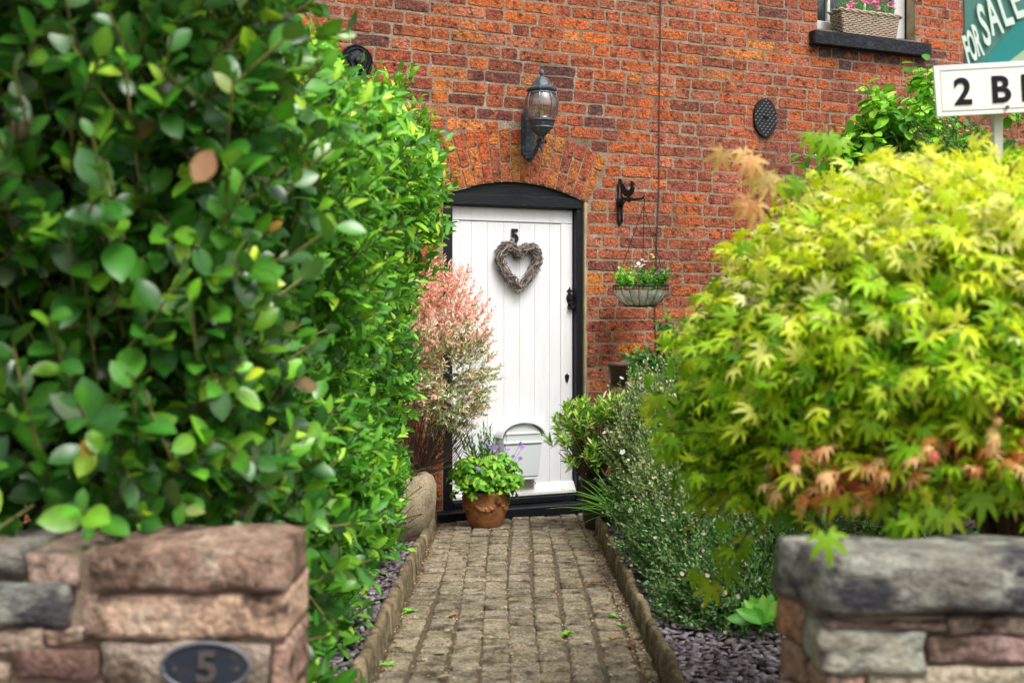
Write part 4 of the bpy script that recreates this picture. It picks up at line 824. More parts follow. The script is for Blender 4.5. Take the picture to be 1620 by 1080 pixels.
# ---- terracotta pot and its plants
pc = Vector((at(768.5, 838, 7.42).x, 7.42, zp(7.42))); mb = MB(); pf = [(.001, .0), (.092, 0), (.10, .012), (.118, .05), (.132, .10), (.137, .15), (.130, .195), (.136, .205), (.134, .222), (.12, .222), (.115, .18), (.001, .175)]
mb.lathe(pf, 32); pot = mb.build('terracotta_pot', M['terracotta'], smooth=True, loc=pc); props(pot, 'round terracotta pot with moulded fruit swags standing before the white door', 'pot')
mb = MB()
for k in range(5):
    A0 = 2 * math.pi * k / 5 - 2.2
    for j in range(13):
        u = j / 12; A = A0 + u * 2 * math.pi / 5; z = .165 - .045 * math.sin(math.pi * u) ** .8 + rg.uniform(-.008, .008); r = .130; s_ = .011 + .008 * math.sin(math.pi * u) + rg.uniform(-.003, .004)
        c = (r * math.cos(A), r * math.sin(A), z); mb.lathe([(.0005, s_ * .9), (s_ * .75, s_ * .55), (s_, 0), (s_ * .75, -s_ * .55), (.0005, -s_ * .9)], 7, c)
    A = A0; mb.lathe([(.0005, .028), (.02, .018), (.027, 0), (.02, -.018), (.0005, -.028)], 8, (.13 * math.cos(A), .13 * math.sin(A), .17))
mb.build('swag_relief', M['terracotta'], pot, smooth=True)
pp = thing('geranium', 'leafy pot plant with small purple flowers growing in the terracotta pot', 'plant', pc + Vector((0, 0, .18)))
n = 95; U = unit(rg.normal(0, 1, (n, 3)) * np.array([1, 1, .6]) + np.array([0, 0, .35])); B = np.array(pc) + np.array([0, 0, .19]) + U * np.array([.09, .09, .07]) * rg.random((n, 1)); 
U[:, 2] = np.abs(U[:, 2]) + .25; a = shoots(rg, B, U + np.array([0, 0, .3]), rg.uniform(.08, .20, n), 4, ang=70, size=(.040, .062), up=1.1, bend=-.1, jit=.3, start=.5)
# leaflets in threes and fours round each stalk tip
n2 = 170; U2 = unit(rg.normal(0, 1, (n2, 3)) * np.array([1, 1, .45]) + np.array([0, -.2, .4])); tip = np.array(pc) + np.array([0, 0, .25]) + U2 * np.array([.25, .20, .20]) * rg.uniform(.55, 1.0, (n2, 1)) + np.array([0, 0, .04]); Pn = []; Yn = []; Nn_ = []; Sn = []
for i in range(n2):
    up = unit(U2[i] + np.array([0, -.2, .9])); e1 = unit(np.cross(up, rg.normal(size=3))); e2 = np.cross(up, e1); m5 = 5; sz = rg.uniform(.036, .056)
    for j in range(m5): A = 2 * math.pi * j / m5; dv = e1 * math.cos(A) + e2 * math.sin(A) - up * .25; Pn.append(tip[i]); Yn.append(unit(dv)); Nn_.append(up); Sn.append([sz, sz, sz])
b = dict(P=np.array(Pn), Y=np.array(Yn), N=np.array(Nn_), S=np.array(Sn), t=np.zeros(len(Pn)), i=np.zeros(len(Pn), int), SP=tip, SD=(np.array(pc) + np.array([0, 0, .2])) - tip)
d = cat([a, b]); T = tints(rg, len(d['P']), [((.14, .42, .03), 3), ((.26, .56, .04), 4), ((.42, .64, .07), 1.6), ((.06, .22, .02), 2)])
plant_foliage(pp, d, oval(5, .62, .1, .2, .8), T, M['leaf'], 140, 8, minpx=7); sticks_mesh(d['SP'], d['SD'], .0012, M['green_bark'], pp)
tall = [(732, 684), (747, 694), (772, 690), (760, 684), (728, 690), (737, 676), (742, 700), (757, 690), (765, 668), (769, 680), (776, 674), (781, 690), (786, 700), (750, 705), (722, 715), (761, 700), (773, 700)]
B = []; D = []; Ls = []
for x, y in tall:
    tp = np.array(at(x, y, 7.45)); bs_ = np.array(pc) + np.array([(x - 755) * .0006, .02, .2]); v_ = tp - bs_; l = np.linalg.norm(v_); B.append(bs_); D.append(v_ / l); Ls.append(l)
a = shoots(rg, np.array(B), np.array(D), np.array(Ls), 26, ang=42, size=(.05, .075), up=0, bend=0, jit=.2, start=.3, taper=.5); T = tints(rg, len(a['P']), [((.07, .25, .04), 3), ((.12, .32, .06), 2), ((.2, .4, .08), 1)])
plant_foliage(pp, a, SLIM, T, M['leaf'], 0); sticks_mesh(a['SP'], a['SD'], .0018, M['green_bark'], pp)
def flowers(parent, spots, col, size, npet=5, name='flower', cup=.15, face=(0, -.7, .7), cen=None):
    rf = random.Random(len(spots)); V = []; W = []; Fc = []
    for k in range(npet):
        A = 2 * math.pi * k / npet; da = math.pi / npet * 1.02
        b0 = len(V); V += [(0, 0, 0), (math.cos(A - da) * .6, math.sin(A - da) * .6, cup), (math.cos(A - da * .5) * 1, math.sin(A - da * .5) * 1, cup * 1.2), (math.cos(A + da * .5) * 1, math.sin(A + da * .5) * 1, cup * 1.2), (math.cos(A + da) * .6, math.sin(A + da) * .6, cup)]; W += [.7, 1, 1, 1, 1]; Fc.append(tuple(range(b0, b0 + 5)))
    mm = []
    for j in range(3):
        me = bpy.data.meshes.new(name); me.from_pydata(V, [], Fc); a_ = me.color_attributes.new('tint', 'FLOAT_COLOR', 'POINT'); cc = np.array(col) * (.85 + .15 * j)
        a_.data.foreach_set('color', np.concatenate([np.outer(W, cc), np.ones((len(W), 1))], 1).astype(np.float32).ravel()); me.materials.append(M['petal']); mm.append(me)
    for P in spots:
        o = bpy.data.objects.new(name, mm[rf.randrange(3)]); COL.objects.link(o); o.parent = parent
        if len(parent.rotation_euler) and parent.rotation_euler.z: o.location = Matrix.Rotation(-parent.rotation_euler.z, 3, 'Z') @ (Vector(P) - parent.location)
        else: o.location = Vector(P) - parent.location
        nv = Vector(face) + Vector((rf.gauss(0, .4), rf.gauss(0, .3), rf.gauss(0, .4))); o.rotation_euler = nv.to_track_quat('Z', 'Y').to_euler(); s2 = size * rf.uniform(.8, 1.2); o.scale = (s2, s2, s2)
PF = [(719, 709), (764, 705), (777, 708), (781, 706), (787, 706), (783, 711), (804, 711), (823, 701), (826, 707), (823, 725), (781, 725), (756, 741), (745, 702), (812, 722), (770, 700)]
flowers(pp, [at(x, y, 7.25) for x, y in PF], (.38, .22, .72), .015); mb = MB()
for x, y in PF: e_2 = at(x, y + 1, 7.26) - pp.location; mb.tube([Vector((e_2.x * .3, 0, .05)), Vector((e_2.x * .75, e_2.y * .5, e_2.z * .6 + .03)), e_2], .0012, 3)
mb.build('flower_stems', M['green_bark'], pp)

# ---- pieris in a dark pot, right of the door
pc2 = Vector((at(948, 815, 7.35).x, 7.35, zp(7.35))); mb = MB(); mb.lathe([(.001, 0), (.085, 0), (.10, .05), (.115, .29), (.125, .29), (.125, .315), (.11, .315), (.105, .27), (.001, .26)], 28)
props(mb.build('plant_pot', M['dark_pot'], smooth=True, loc=pc2), 'tall dark plastic pot in the corner right of the door', 'pot')
pi = thing('pieris', 'variegated pieris bush with cream-edged leaf rosettes over the dark pot', 'shrub', pc2 + Vector((0, 0, .28)))
tipsP = [(905, 640), (925, 640), (940, 650), (960, 635), (975, 650), (890, 660), (905, 675), (885, 690), (900, 700), (920, 690), (940, 680), (955, 670), (970, 680), (925, 720), (905, 735), (945, 705), (960, 715), (915, 655), (978, 630), (985, 655), (965, 660), (950, 640), (930, 665), (912, 715), (935, 735), (880, 672), (895, 655)]
B = []; D = []; Ls = []
for x, y in tipsP:
    for k in range(3):
        Yd = 7.2 + rg.uniform(-.12, .2); tp = np.array(at(x + rg.normal(0, 6), y + rg.normal(0, 7), Yd)); dr = unit(tp - np.array(pc2) - np.array([0, 0, .3]) + np.array([0, 0, .12])); B.append(tp - dr * .10); D.append(dr); Ls.append(.10)
a = shoots(rg, np.array(B), np.array(D), np.array(Ls), 18, ang=74, size=(.052, .078), up=.3, bend=.15, start=.4, jit=.25, taper=.15); T = tints(rg, len(a['P']), [((.12, .28, .03), 3), ((.42, .52, .12), 2.5), ((.66, .66, .30), 1.3), ((.28, .5, .06), 2.5)])
plant_foliage(pi, a, SLIM, T, M['leaf'], 120, 8, minpx=7); n = len(B); mb = MB()
for p in B: q = Vector(p) - pi.location; mb.tube([Vector((0, 0, 0)), q * .5 + Vector((0, 0, -.03)), q], [.006, .004, .0025], 4)
mb.build('branches', M['bark'], pi)

# ---- grassy iris leaves
ir = thing('day_lily', 'tuft of bright green strap leaves arching beside the dark pot', 'plant', (at(985, 800, 7.0).x, 7.0, zp(7)))
GR = oval(7, .06, .1, .45, .5, .2); n = 70; Pn = np.array(ir.location) + rg.normal(0, 1, (n, 3)) * np.array([.05, .08, .0]) + np.array([0.02, 0, .12]); Yv = unit(np.stack([rg.normal(-.55, .3, n), rg.normal(-.1, .35, n), rg.uniform(.35, 1.1, n)], 1)); Nv = unit(np.stack([-Yv[:, 2] * 0 - .3 * np.ones(n), rg.normal(-.2, .3, n), np.ones(n)], 1)); sz = rg.uniform(.20, .34, n)
o = make_instances('strap_leaf', GR, Pn, Yv, Nv, np.stack([sz * .75, sz, sz], 1), tints(rg, n, [((.12, .36, .03), 3), ((.22, .5, .05), 2)]), M['leaf'], ir, 'stuff')

# ---- white potentilla mass
po = thing('potentilla', 'large feathery shrub dotted with small white and cream flowers right of the path', 'shrub', (1.0, 6.0, .05))
blobs = [((1.05, 6.75, .42), (.45, .5, .62), 1100), ((.80, 6.5, .35), (.28, .4, .56), 900), ((1.5, 6.6, .55), (.55, .6, .7), 600), ((1.0, 5.9, .30), (.42, .6, .48), 1500), ((1.02, 5.25, .17), (.38, .50, .34), 1200), ((1.6, 5.6, .35), (.45, .6, .5), 500), ((.78, 7.3, .45), (.18, .3, .44), 300), ((.80, 5.7, .2), (.20, .6, .36), 800), ((.90, 4.95, .08), (.28, .36, .24), 600)]
Bs = []; Ds = []
for c, r, n in blobs:
    U = unit(rg.normal(0, 1, (n, 3))); U[:, 1] = -np.abs(U[:, 1]) * .9 + .15 * rg.random(n); U[:, 2] = np.where(U[:, 2] < -.3, -U[:, 2], U[:, 2]); Bs.append(np.array(c) + U * np.array(r) * rg.uniform(.6, .93, (n, 1))); Ds.append(U + np.array([-.1, -.1, .45]))
B = np.concatenate(Bs); D = np.concatenate(Ds); n = len(B); B[:, 2] = np.maximum(B[:, 2], .06)
B[:, 0] = np.maximum(B[:, 0], .60 + np.clip(.0, 0, 1))
a = shoots(rg, B, D, rg.uniform(.06, .18, n), 17, ang=55, size=(.017, .034), up=.5, jit=.45)
T = tints(rg, len(a['P']), [((.12, .25, .06), 4), ((.20, .34, .10), 4), ((.34, .45, .20), 3), ((.48, .54, .32), 2.2), ((.06, .13, .03), 1), ((.60, .50, .34), 1.3)], .2)
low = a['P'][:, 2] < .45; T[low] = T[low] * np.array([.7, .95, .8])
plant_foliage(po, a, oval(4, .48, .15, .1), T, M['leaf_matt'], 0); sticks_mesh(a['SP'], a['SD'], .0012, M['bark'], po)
sp_ = []
rf = random.Random(3)
wf = [(983, 598), (1003, 666), (957, 684), (1035, 640), (1016, 610), (1124, 790), (1140, 872), (1083, 907), (982, 860), (1188, 800), (1210, 815), (1060, 750), (1100, 830), (985, 715), (1158, 850)]
for x, y in wf: sp_.append(at(x, y, 5.6 + max(0, (900 - y)) / 300 * 1.0 if y > 700 else 6.45))
flowers(po, sp_, (.80, .80, .74), .017)
i_ = rg.choice(n, 330, replace=False); tipsF = B[i_] + unit(D[i_]) * .16; tipsF = tipsF[tipsF[:, 1] < 7.1]
flowers(po, [tuple(p) for p in tipsF[:160]], (.70, .62, .42), .009, name='bud')

# ---- climber against the wall, wooden chair and clay pot behind
cl = thing('clematis', 'dark green climber on the brick wall between the hanging basket and the maple', 'climber', tuple(wp(wl(1040, 640)[0], .1, .1)))
n = 170; cc = [(1045, 585), (1020, 585), (1065, 545), (1035, 610), (1075, 600), (1010, 600), (1060, 570)]; B = np.array([np.array(at(*cc[k % 7], 7.9)) + rg.normal(0, 1, 3) * np.array([.05, .06, .06]) for k in range(n)]); D = rg.normal(0, .7, (n, 3)) + np.array([-.1, -.5, .3])
a = shoots(rg, B, D, rg.uniform(.06, .16, n), 6, ang=65, size=(.04, .07), up=.3, jit=.3, out=(0, -.5, 0)); T = tints(rg, len(a['P']), [((.03, .13, .02), 3), ((.05, .2, .03), 3), ((.10, .28, .06), 1)]); plant_foliage(cl, a, OVAL, T, M['leaf'], 50, 12); sticks_mesh(a['SP'], a['SD'], .0015, M['bark'], cl)
ch = thing('garden_chair', 'weathered wooden chair half hidden behind the white-flowered shrub', 'chair', (at(1010, 760, 7.35).x, 7.35, zp(7.35) - .02))
def bar(name, p, q, wd, parent=ch, m='bench_wood'):
    b = MB(); p, q = Vector(p), Vector(q); dv = (q - p).normalized(); sx = dv.cross(Vector((0, 1, 0)));
    if sx.length < .1: sx = Vector((1, 0, 0))
    sx.normalize(); sy = sx.cross(dv); hs_ = wd / 2; b.add([c + sx * i * hs_ + sy * j * hs_ * .6 for c in (p, q) for i, j in ((-1, -1), (1, -1), (1, 1), (-1, 1))], [(0, 1, 2, 3), (4, 5, 6, 7), (0, 1, 5, 4), (1, 2, 6, 5), (2, 3, 7, 6), (3, 0, 4, 7)]); return b.build(name, M[m], parent)
bar('leg', (-.12, -.1, 0), (-.12, -.1, .86), .045); bar('leg', (.30, -.05, 0), (.30, -.05, .86), .045); bar('leg', (-.10, .25, 0), (-.10, .25, .45), .045); bar('leg', (.30, .3, 0), (.30, .3, .45), .045)
bar('top_rail', (-.14, -.12, .84), (.34, -.07, .88), .06)
for k in range(5): bar('slat', (-.06 + k * .075, -.09, .42), (-.06 + k * .075, -.09, .83), .03)
bar('seat', (-.14, .1, .43), (.34, .12, .43), .3)
mb = MB(); mb.lathe([(.001, 0), (.05, 0), (.065, .10), (.072, .10), (.072, .125), (.06, .125), (.001, .11)], 20); o = mb.build('clay_pot', mat('old_brown_clay', (.09, .045, .035), rough=.7), smooth=True, loc=at(979, 605, 7.4)); props(o, 'small brown clay pot standing on the chair back post near the door', 'pot')
bar('pot_shelf', Vector(at(975, 606, 7.4)) - ch.location + Vector((-.06, 0, -.012)), Vector(at(985, 606, 7.4)) - ch.location + Vector((.12, 0, -.012)), .03)

# ---- basket plants
bpl = thing('lobelia', 'lettuce-green and white flowering plants filling the hanging basket', 'plant', BASK)
n = 120; U = unit(rg.normal(0, 1, (n, 3)) * np.array([1, 1, .3]) + np.array([0, 0, .25])); B = np.array(BASK) + U * np.array([.12, .12, .03]) - np.array([0, 0, .02])
a = shoots(rg, B, U * .6 + np.array([0, 0, .7]), rg.uniform(.04, .12, n), 9, ang=60, size=(.020, .040), up=.7, jit=.4); T = tints(rg, len(a['P']), [((.07, .26, .03), 3), ((.16, .42, .04), 3), ((.03, .13, .02), 2)]); lf = a['P'][:, 0] < BASK.x - .06; T[lf] = tints(rg, lf.sum(), [((.30, .6, .07), 3), ((.2, .48, .05), 2)])
plant_foliage(bpl, a, oval(4, .8, .1, .1), T, M['leaf'], 0); mb = MB(); mb.tube([(.03, 0, 0), (.05, -.01, .08), (.068, -.02, .118)], .0018, 4)
for k in range(9): A = k * 2.4; mb.tube([(.03 + .01 * k, 0, 0), (.085 + .03 * math.cos(A), .03 * math.sin(A), .085)], .0015, 3)
mb.build('stems', M['green_bark'], bpl)
flowers(bpl, [at(x, y, BASK.y - .08) for x, y in ((1010, 417), (1016, 411), (1021, 414), (1014, 422), (1018, 419), (1007, 421))], (.82, .8, .8), .014)
flowers(bpl, [at(x, y, BASK.y - .09) for x, y in ((1042, 428), (1046, 431), (1049, 427), (1052, 433), (1044, 434), (1038, 432), (1055, 428))], (.13, .17, .55), .007, name='blue_flower')
flowers(bpl, [at(1031, 403, BASK.y - .03), at(1033, 406, BASK.y - .03)], (.55, .68, .25), .012, name='bud')
# ---- flowers in the wicker basket
wf = thing('carnation', 'pink carnations with fine green leaves in the wicker window basket', 'plant', wp(wc, ZSILL + .15, 0), TH); wf.rotation_euler = (0, 0, 0)
n = 150; B = np.array([np.array(wp(wc + rg.uniform(-ww, ww) * .85, ZSILL + .14, rg.uniform(-.05, .05))) for _ in range(n)]); D = rg.normal(0, .35, (n, 3)) + np.array([0, 0, 1.]); a = shoots(rg, B, D, rg.uniform(.07, .15, n), 14, ang=45, size=(.025, .045), up=0, jit=.4)
plant_foliage(wf, a, oval(4, .16, .1, .1), tints(rg, len(a['P']), [((.10, .28, .05), 3), ((.2, .38, .1), 1)]), M['leaf_matt'], 0)
PK = [(1344, 8), (1349, 11), (1353, 5), (1366, 2), (1371, 0), (1376, 3), (1380, 6), (1384, 9), (1378, -3), (1386, 2), (1392, -1), (1396, -4), (1410, 4), (1408, 8), (1388, 11), (1347, 2), (1358, -4), (1402, -8), (1370, -8), (1383, -9)]
flowers(wf, [at(x, y + 2, 8.7) for x, y in PK], (.85, .22, .42), .024, 7, cup=.3)

# ---- golden maple over the right wall
mp_ = thing('maple_tree', 'golden yellow Japanese maple with a few orange leaves over the right stone wall', 'tree', (1.35, 3.25, .1)); MAP = maple()
cM = np.array([1.22, 3.15, 1.14]); n = 4700
U = unit(rg.normal(0, 1, (n, 3)) * np.array([1.1, 1, .9])); U[:, 2] = np.where(U[:, 2] < -.55, -U[:, 2], U[:, 2]); far = U[:, 1] > .5; U[far, 1] *= -1
rr = rg.random(n) ** .45 * .86 + .08; B = cM + U * rr[:, None] * np.array([.77, .72, .56])
B[:, 0] += .02; B[:, 2] += .03 * np.sin(B[:, 0] * 8) + .03 * np.cos(B[:, 1] * 7)
D = U * np.array([1, 1, .3]) + np.array([0, 0, .12]) + rg.normal(0, .2, (n, 3))
a = shoots(rg, B, D, rg.uniform(.08, .2, n), 5, ang=62, size=(.034, .072), up=1.7, bend=-.22, jit=.65, taper=.1, out=(0, -.22, 0))
# right side rises to the sign
n = 330; B = np.stack([rg.uniform(1.05, 2.1, n), rg.uniform(2.9, 3.8, n), rg.uniform(1.35, 1.72, n)], 1); B[:, 2] = np.minimum(B[:, 2], 1.50 + (B[:, 0] - 1.0) * .35); D = rg.normal(0, .6, (n, 3)) + np.array([0, 0, .5])
b = shoots(rg, B, D, rg.uniform(.08, .2, n), 5, ang=62, size=(.05, .095), up=1.8, bend=-.25, jit=.45, taper=.1)
# sprigs that hang clear of the mass
SG = [(1180, 262, 3.0), (1200, 285, 3.0), (1165, 250, 3.05), (1215, 300, 3.0), (1190, 330, 2.9), (1310, 850, 2.15), (1290, 225, 3.2), (1320, 235, 3.2), (1250, 300, 3), (1130, 700, 3), (1170, 760, 3.0), (1100, 690, 3.1), (1120, 880, 3.2), (1150, 905, 3.2), (1140, 935, 3.2), (1100, 920, 3.2), (1165, 885, 3.2), (1200, 740, 2.9),
      (1380, 800, 2.6), (1420, 830, 2.5), (1480, 815, 2.5), (1350, 790, 2.6), (1560, 790, 2.5), (1600, 770, 2.5), (1260, 790, 2.8), (1510, 780, 2.6), (1230, 820, 2.9), (1060, 640, 3.1), (1055, 720, 3.1), (1085, 760, 3.1)]
Ps, Ys, Ns, Ss = [], [], [], []
for x, y, Yd in SG:
    for k in range(2 if y < 840 else 1):
        p = np.array(at(x + rg.normal(0, 9), y - 22, Yd)); Ps.append(p); v_ = unit(np.array([rg.normal(0, .45), rg.normal(-.3, .2), -1.0])); Ys.append(v_); Ns.append(unit(np.array([rg.normal(0, .3), -1, .5]))); q = rg.uniform(.065, .085); Ss.append([q, q, q])
g = dict(P=np.array(Ps), Y=np.array(Ys), N=np.array(Ns), S=np.array(Ss), t=np.ones(len(Ps)), i=np.zeros(len(Ps), int), SP=np.array(Ps) , SD=np.array(Ps) * 0 + np.array([.06, .10, -.05]))
d = cat([a, b]); X_ = CX + d['P'][:, 0] / d['P'][:, 1] * F; Yp = HY - (d['P'][:, 2] - HC) / d['P'][:, 1] * F
kp = (Yp > np.interp(X_, [1040, 1130, 1200, 1300, 1400, 1500, 1560, 1620, 1900], [385, 322, 290, 246, 236, 240, 212, 196, 190]) + rg.uniform(-10, 14, len(X_))) & (X_ > 1032 + rg.uniform(-6, 14, len(X_)))
for k_ in ('P', 'Y', 'N', 'S', 't', 'i'): d[k_] = d[k_][kp]
te = d['SP'] + d['SD']; sx_ = CX + te[:, 0] / te[:, 1] * F; sy_ = HY - (te[:, 2] - HC) / te[:, 1] * F; ks_ = (sy_ > np.interp(sx_, [1040, 1130, 1200, 1300, 1400, 1500, 1560, 1620], [395, 332, 300, 256, 246, 250, 222, 206])) & (sx_ > 1045); d['SP'] = d['SP'][ks_]; d['SD'] = d['SD'][ks_]
d = cat([d, g]); P = d['P']; nL = len(P)
ext = (P[:, 2] - 1.15) / .55 + rg.normal(0, .28, nL)
T = tints(rg, nL, [((.38, .64, .015), 4), ((.22, .50, .012), 3), ((.56, .74, .02), 4), ((.09, .28, .01), 1.3)])
y_ = ext > .35; T[y_] = tints(rg, y_.sum(), [((.80, .84, .05), 4), ((.86, .86, .18), 3), ((.66, .80, .03), 2), ((.90, .86, .42), 2.2)])
X_ = CX + P[:, 0] / P[:, 1] * F; Yp = HY - (P[:, 2] - HC) / P[:, 1] * F
lo = (Yp > 560) & (X_ > 1180) & (rg.random(nL) < .35); T[lo] = tints(rg, lo.sum(), [((.60, .76, .04), 3), ((.76, .80, .12), 1)])
og = ((np.hypot((X_ - 1300) / 110, (Yp - 735) / 50) < 1) | (np.hypot((X_ - 1440) / 150, (Yp - 705) / 30) < 1) | (np.hypot((X_ - 1590) / 50, (Yp - 660) / 60) < 1)) & (rg.random(nL) < .5); T[og] = tints(rg, og.sum(), [((.84, .32, .08), 3), ((.88, .20, .13), 2), ((.85, .52, .24), 3)]); d['S'][og] *= np.array([.62, .8, 1.2]); d['P'][og] += np.array([0, -.10, -.01])
sg0 = nL - len(Ps); T[sg0:sg0 + 10] = tints(rg, 10, [((.80, .62, .25), 2), ((.75, .36, .14), 1)]); T[sg0 + 10:] = tints(rg, nL - sg0 - 10, [((.26, .48, .02), 3), ((.42, .58, .03), 2)])
plant_foliage(mp_, d, MAP, T, M['maple_leaf'], 300, 34)
sticks_mesh(d['SP'], d['SD'], .0022, M['bark'], mp_)
mb = MB(); base = Vector((0, 0, 0)); mb.tube([base, Vector((-.03, 0, .3)), Vector((-.02, -.02, .62))], [.05, .042, .036], 9); mb.build('trunk', M['bark'], mp_, smooth=True)
mb = MB()
for k in range(15):
    A = 2 * math.pi * k / 15; e = Vector((math.cos(A) * .5, math.sin(A) * .45, .98 + .18 * math.sin(k * 2.3))); p0 = Vector((-.02, -.02, .5 + .02 * k / 3)); m1 = p0.lerp(e, .5) + Vector((0, 0, .14)); mb.tube([p0, p0.lerp(m1, .5) + Vector((0, 0, .05)), m1, m1.lerp(e, .5) + Vector((0, 0, .04)), e], [.022, .016, .012, .008, .004], 6)
    for j in range(3): q = e + Vector((rg.normal(0, .16), rg.normal(0, .16), rg.normal(0, .05))); mb.tube([m1, m1.lerp(q, .6) + Vector((0, 0, .04)), q], [.008, .005, .002], 4)
mb.build('limb', M['bark'], mp_, smooth=True)

# ---- shrubs seen above the maple, and added dark foliage below it
dg = thing('dogwood', 'green shrub with broad drooping veined leaves against the wall below the sign', 'shrub', (2.2, 7.2, 0.0))
cc = [(1345, 245), (1370, 210), (1395, 190), (1420, 215), (1400, 150), (1445, 175), (1470, 150), (1480, 200), (1380, 235), (1430, 240), (1460, 235), (1500, 230), (1410, 170), (1350, 225), (1470, 120), (1530, 220), (1560, 240), (1600, 130)]
B = []; D = []
for x, y in cc:
    for k in range(13): B.append(np.array(at(x + rg.normal(0, 10), y + 25 + abs(rg.normal(0, 14)), 7.0 + rg.uniform(-.2, .3)))); D.append([rg.normal(-.2, .4), rg.normal(-.2, .3), rg.uniform(.5, 1)])
n = 420; B += list(np.stack([rg.uniform(1.85, 3.2, n), rg.uniform(6.9, 7.6, n), rg.uniform(.4, 2.25, n)], 1)); D += list(rg.normal(0, .6, (n, 3)) + np.array([0, -.3, .4]))
B = np.array(B); D = np.array(D); a = shoots(rg, B, D, rg.uniform(.10, .2, len(B)), 7, ang=85, size=(.085, .135), up=.6, bend=.2, jit=.3)
a['Y'][:, 2] -= .55; a['Y'] = unit(a['Y']); T = tints(rg, len(a['P']), [((.14, .42, .02), 3), ((.26, .56, .04), 3), ((.42, .66, .09), 1.8), ((.07, .24, .02), 1.5)])
plant_foliage(dg, a, OVAL, T, M['leaf'], 120, 12); sticks_mesh(a['SP'], a['SD'], .002, M['bark'], dg)
mb = MB(); 
for k in range(8): mb.tube([Vector((rg.normal(0, .1), rg.normal(0, .1), 0)), Vector((rg.normal(0, .3), rg.normal(0, .1), 1.0)), Vector((rg.normal(.2, .45), rg.normal(0, .15), 2.1))], [.018, .012, .005], 5)
mb.build('stem', M['bark'], dg)
cf = thing('conifer', 'feathery dark green conifer behind the post of the sale board', 'conifer', (2.75, 6.6, 0.0)); n = 1500
B = np.stack([rg.uniform(2.0, 4.0, n), rg.uniform(6.2, 6.9, n), rg.uniform(.3, 2.28, n)], 1); B[:, 2] = np.minimum(B[:, 2] * 1.06, 1.85 + (B[:, 0] - 2.0) * 1.2); D = np.stack([rg.normal(-.6, .4, n), rg.normal(-.4, .3, n), rg.normal(.25, .25, n)], 1)
a = shoots(rg, B, D, rg.uniform(.12, .25, n), 18, ang=38, size=(.03, .05), up=.1, jit=.25); plant_foliage(cf, a, oval(4, .14, .1, .1), tints(rg, len(a['P']), [((.025, .10, .02), 3), ((.05, .17, .025), 2), ((.16, .30, .05), 1)]), M['leaf_matt'], 0); sticks_mesh(a['SP'], a['SD'], .0018, M['bark'], cf)
mb = MB(); mb.tube([(0, 0, 0), (0, 0, 1), (.1, 0, 2.0)], [.06, .045, .02], 8); mb.build('trunk', M['bark'], cf)
backing = thing('dark_backing_foliage', 'added dark leaf mass that keeps the background under the golden maple dark', 'shrub', (1.9, 4.8, .05)); n = 1300  # added leaf mass, tinted dark to darken the background under the maple
B = np.stack([rg.uniform(1.2, 3.2, n), rg.uniform(4.3, 5.2, n), rg.uniform(.1, 1.25, n)], 1); B[:, 1] += np.clip(1.5 - B[:, 0], 0, 1) * .5; D = rg.normal(0, .6, (n, 3)) + np.array([-.1, -.6, .3])
a = shoots(rg, B, D, rg.uniform(.1, .2, n), 8, ang=60, size=(.04, .07), up=.4, jit=.4); plant_foliage(backing, a, NARROW, tints(rg, len(a['P']), [((.02, .075, .01), 3), ((.035, .12, .015), 3), ((.08, .22, .02), 1)]), M['leaf'], 0); sticks_mesh(a['SP'], a['SD'], .002, M['bark'], backing)
# a bergenia clump by the right pier
bg_ = thing('bergenia', 'low clump of shiny paddle leaves on the slate beside the right pier', 'plant', at(1205, 985, 4.55)); n = 16
Pn = np.tile(np.array(bg_.location), (n, 1)) + rg.normal(0, .015, (n, 3)) * np.array([1, 1, .2]); Yv = unit(np.stack([rg.normal(0, .6, n), rg.normal(-.2, .5, n), rg.uniform(.25, 1.1, n)], 1)); Nv = unit(np.stack([rg.normal(0, .3, n), -np.ones(n) * .7, np.ones(n) * .6], 1)); sz = rg.uniform(.08, .125, n)
dd_ = dict(P=Pn, Y=Yv, N=Nv, S=np.stack([sz * .75, sz, sz], 1)); plant_foliage(bg_, dd_, OVAL, tints(rg, n, [((.12, .42, .04), 3), ((.25, .55, .07), 2)]), M['leaf_gloss'], 14, 4)
# low green ground cover spilling on the right bed
gc = MB(); n = 500; B = np.stack([rg.uniform(.72, 1.5, n), rg.uniform(4.75, 6.4, n), np.full(n, 0.06)], 1); D = rg.normal(0, .4, (n, 3)) + np.array([-.1, -.2, .8])
a = shoots(rg, B, D, rg.uniform(.06, .14, n), 10, ang=60, size=(.014, .028), up=.6, jit=.4); gcov = make_instances('ground_cover', oval(4, .6, .1, .1), a['P'], a['Y'], a['N'], a['S'], tints(rg, len(a['P']), [((.04, .17, .02), 3), ((.10, .33, .03), 2), ((.2, .45, .05), .6)]), M['leaf_matt'], None, 'stuff'); gcov['label'] = 'low small-leaved ground cover at the foot of the shrubs'

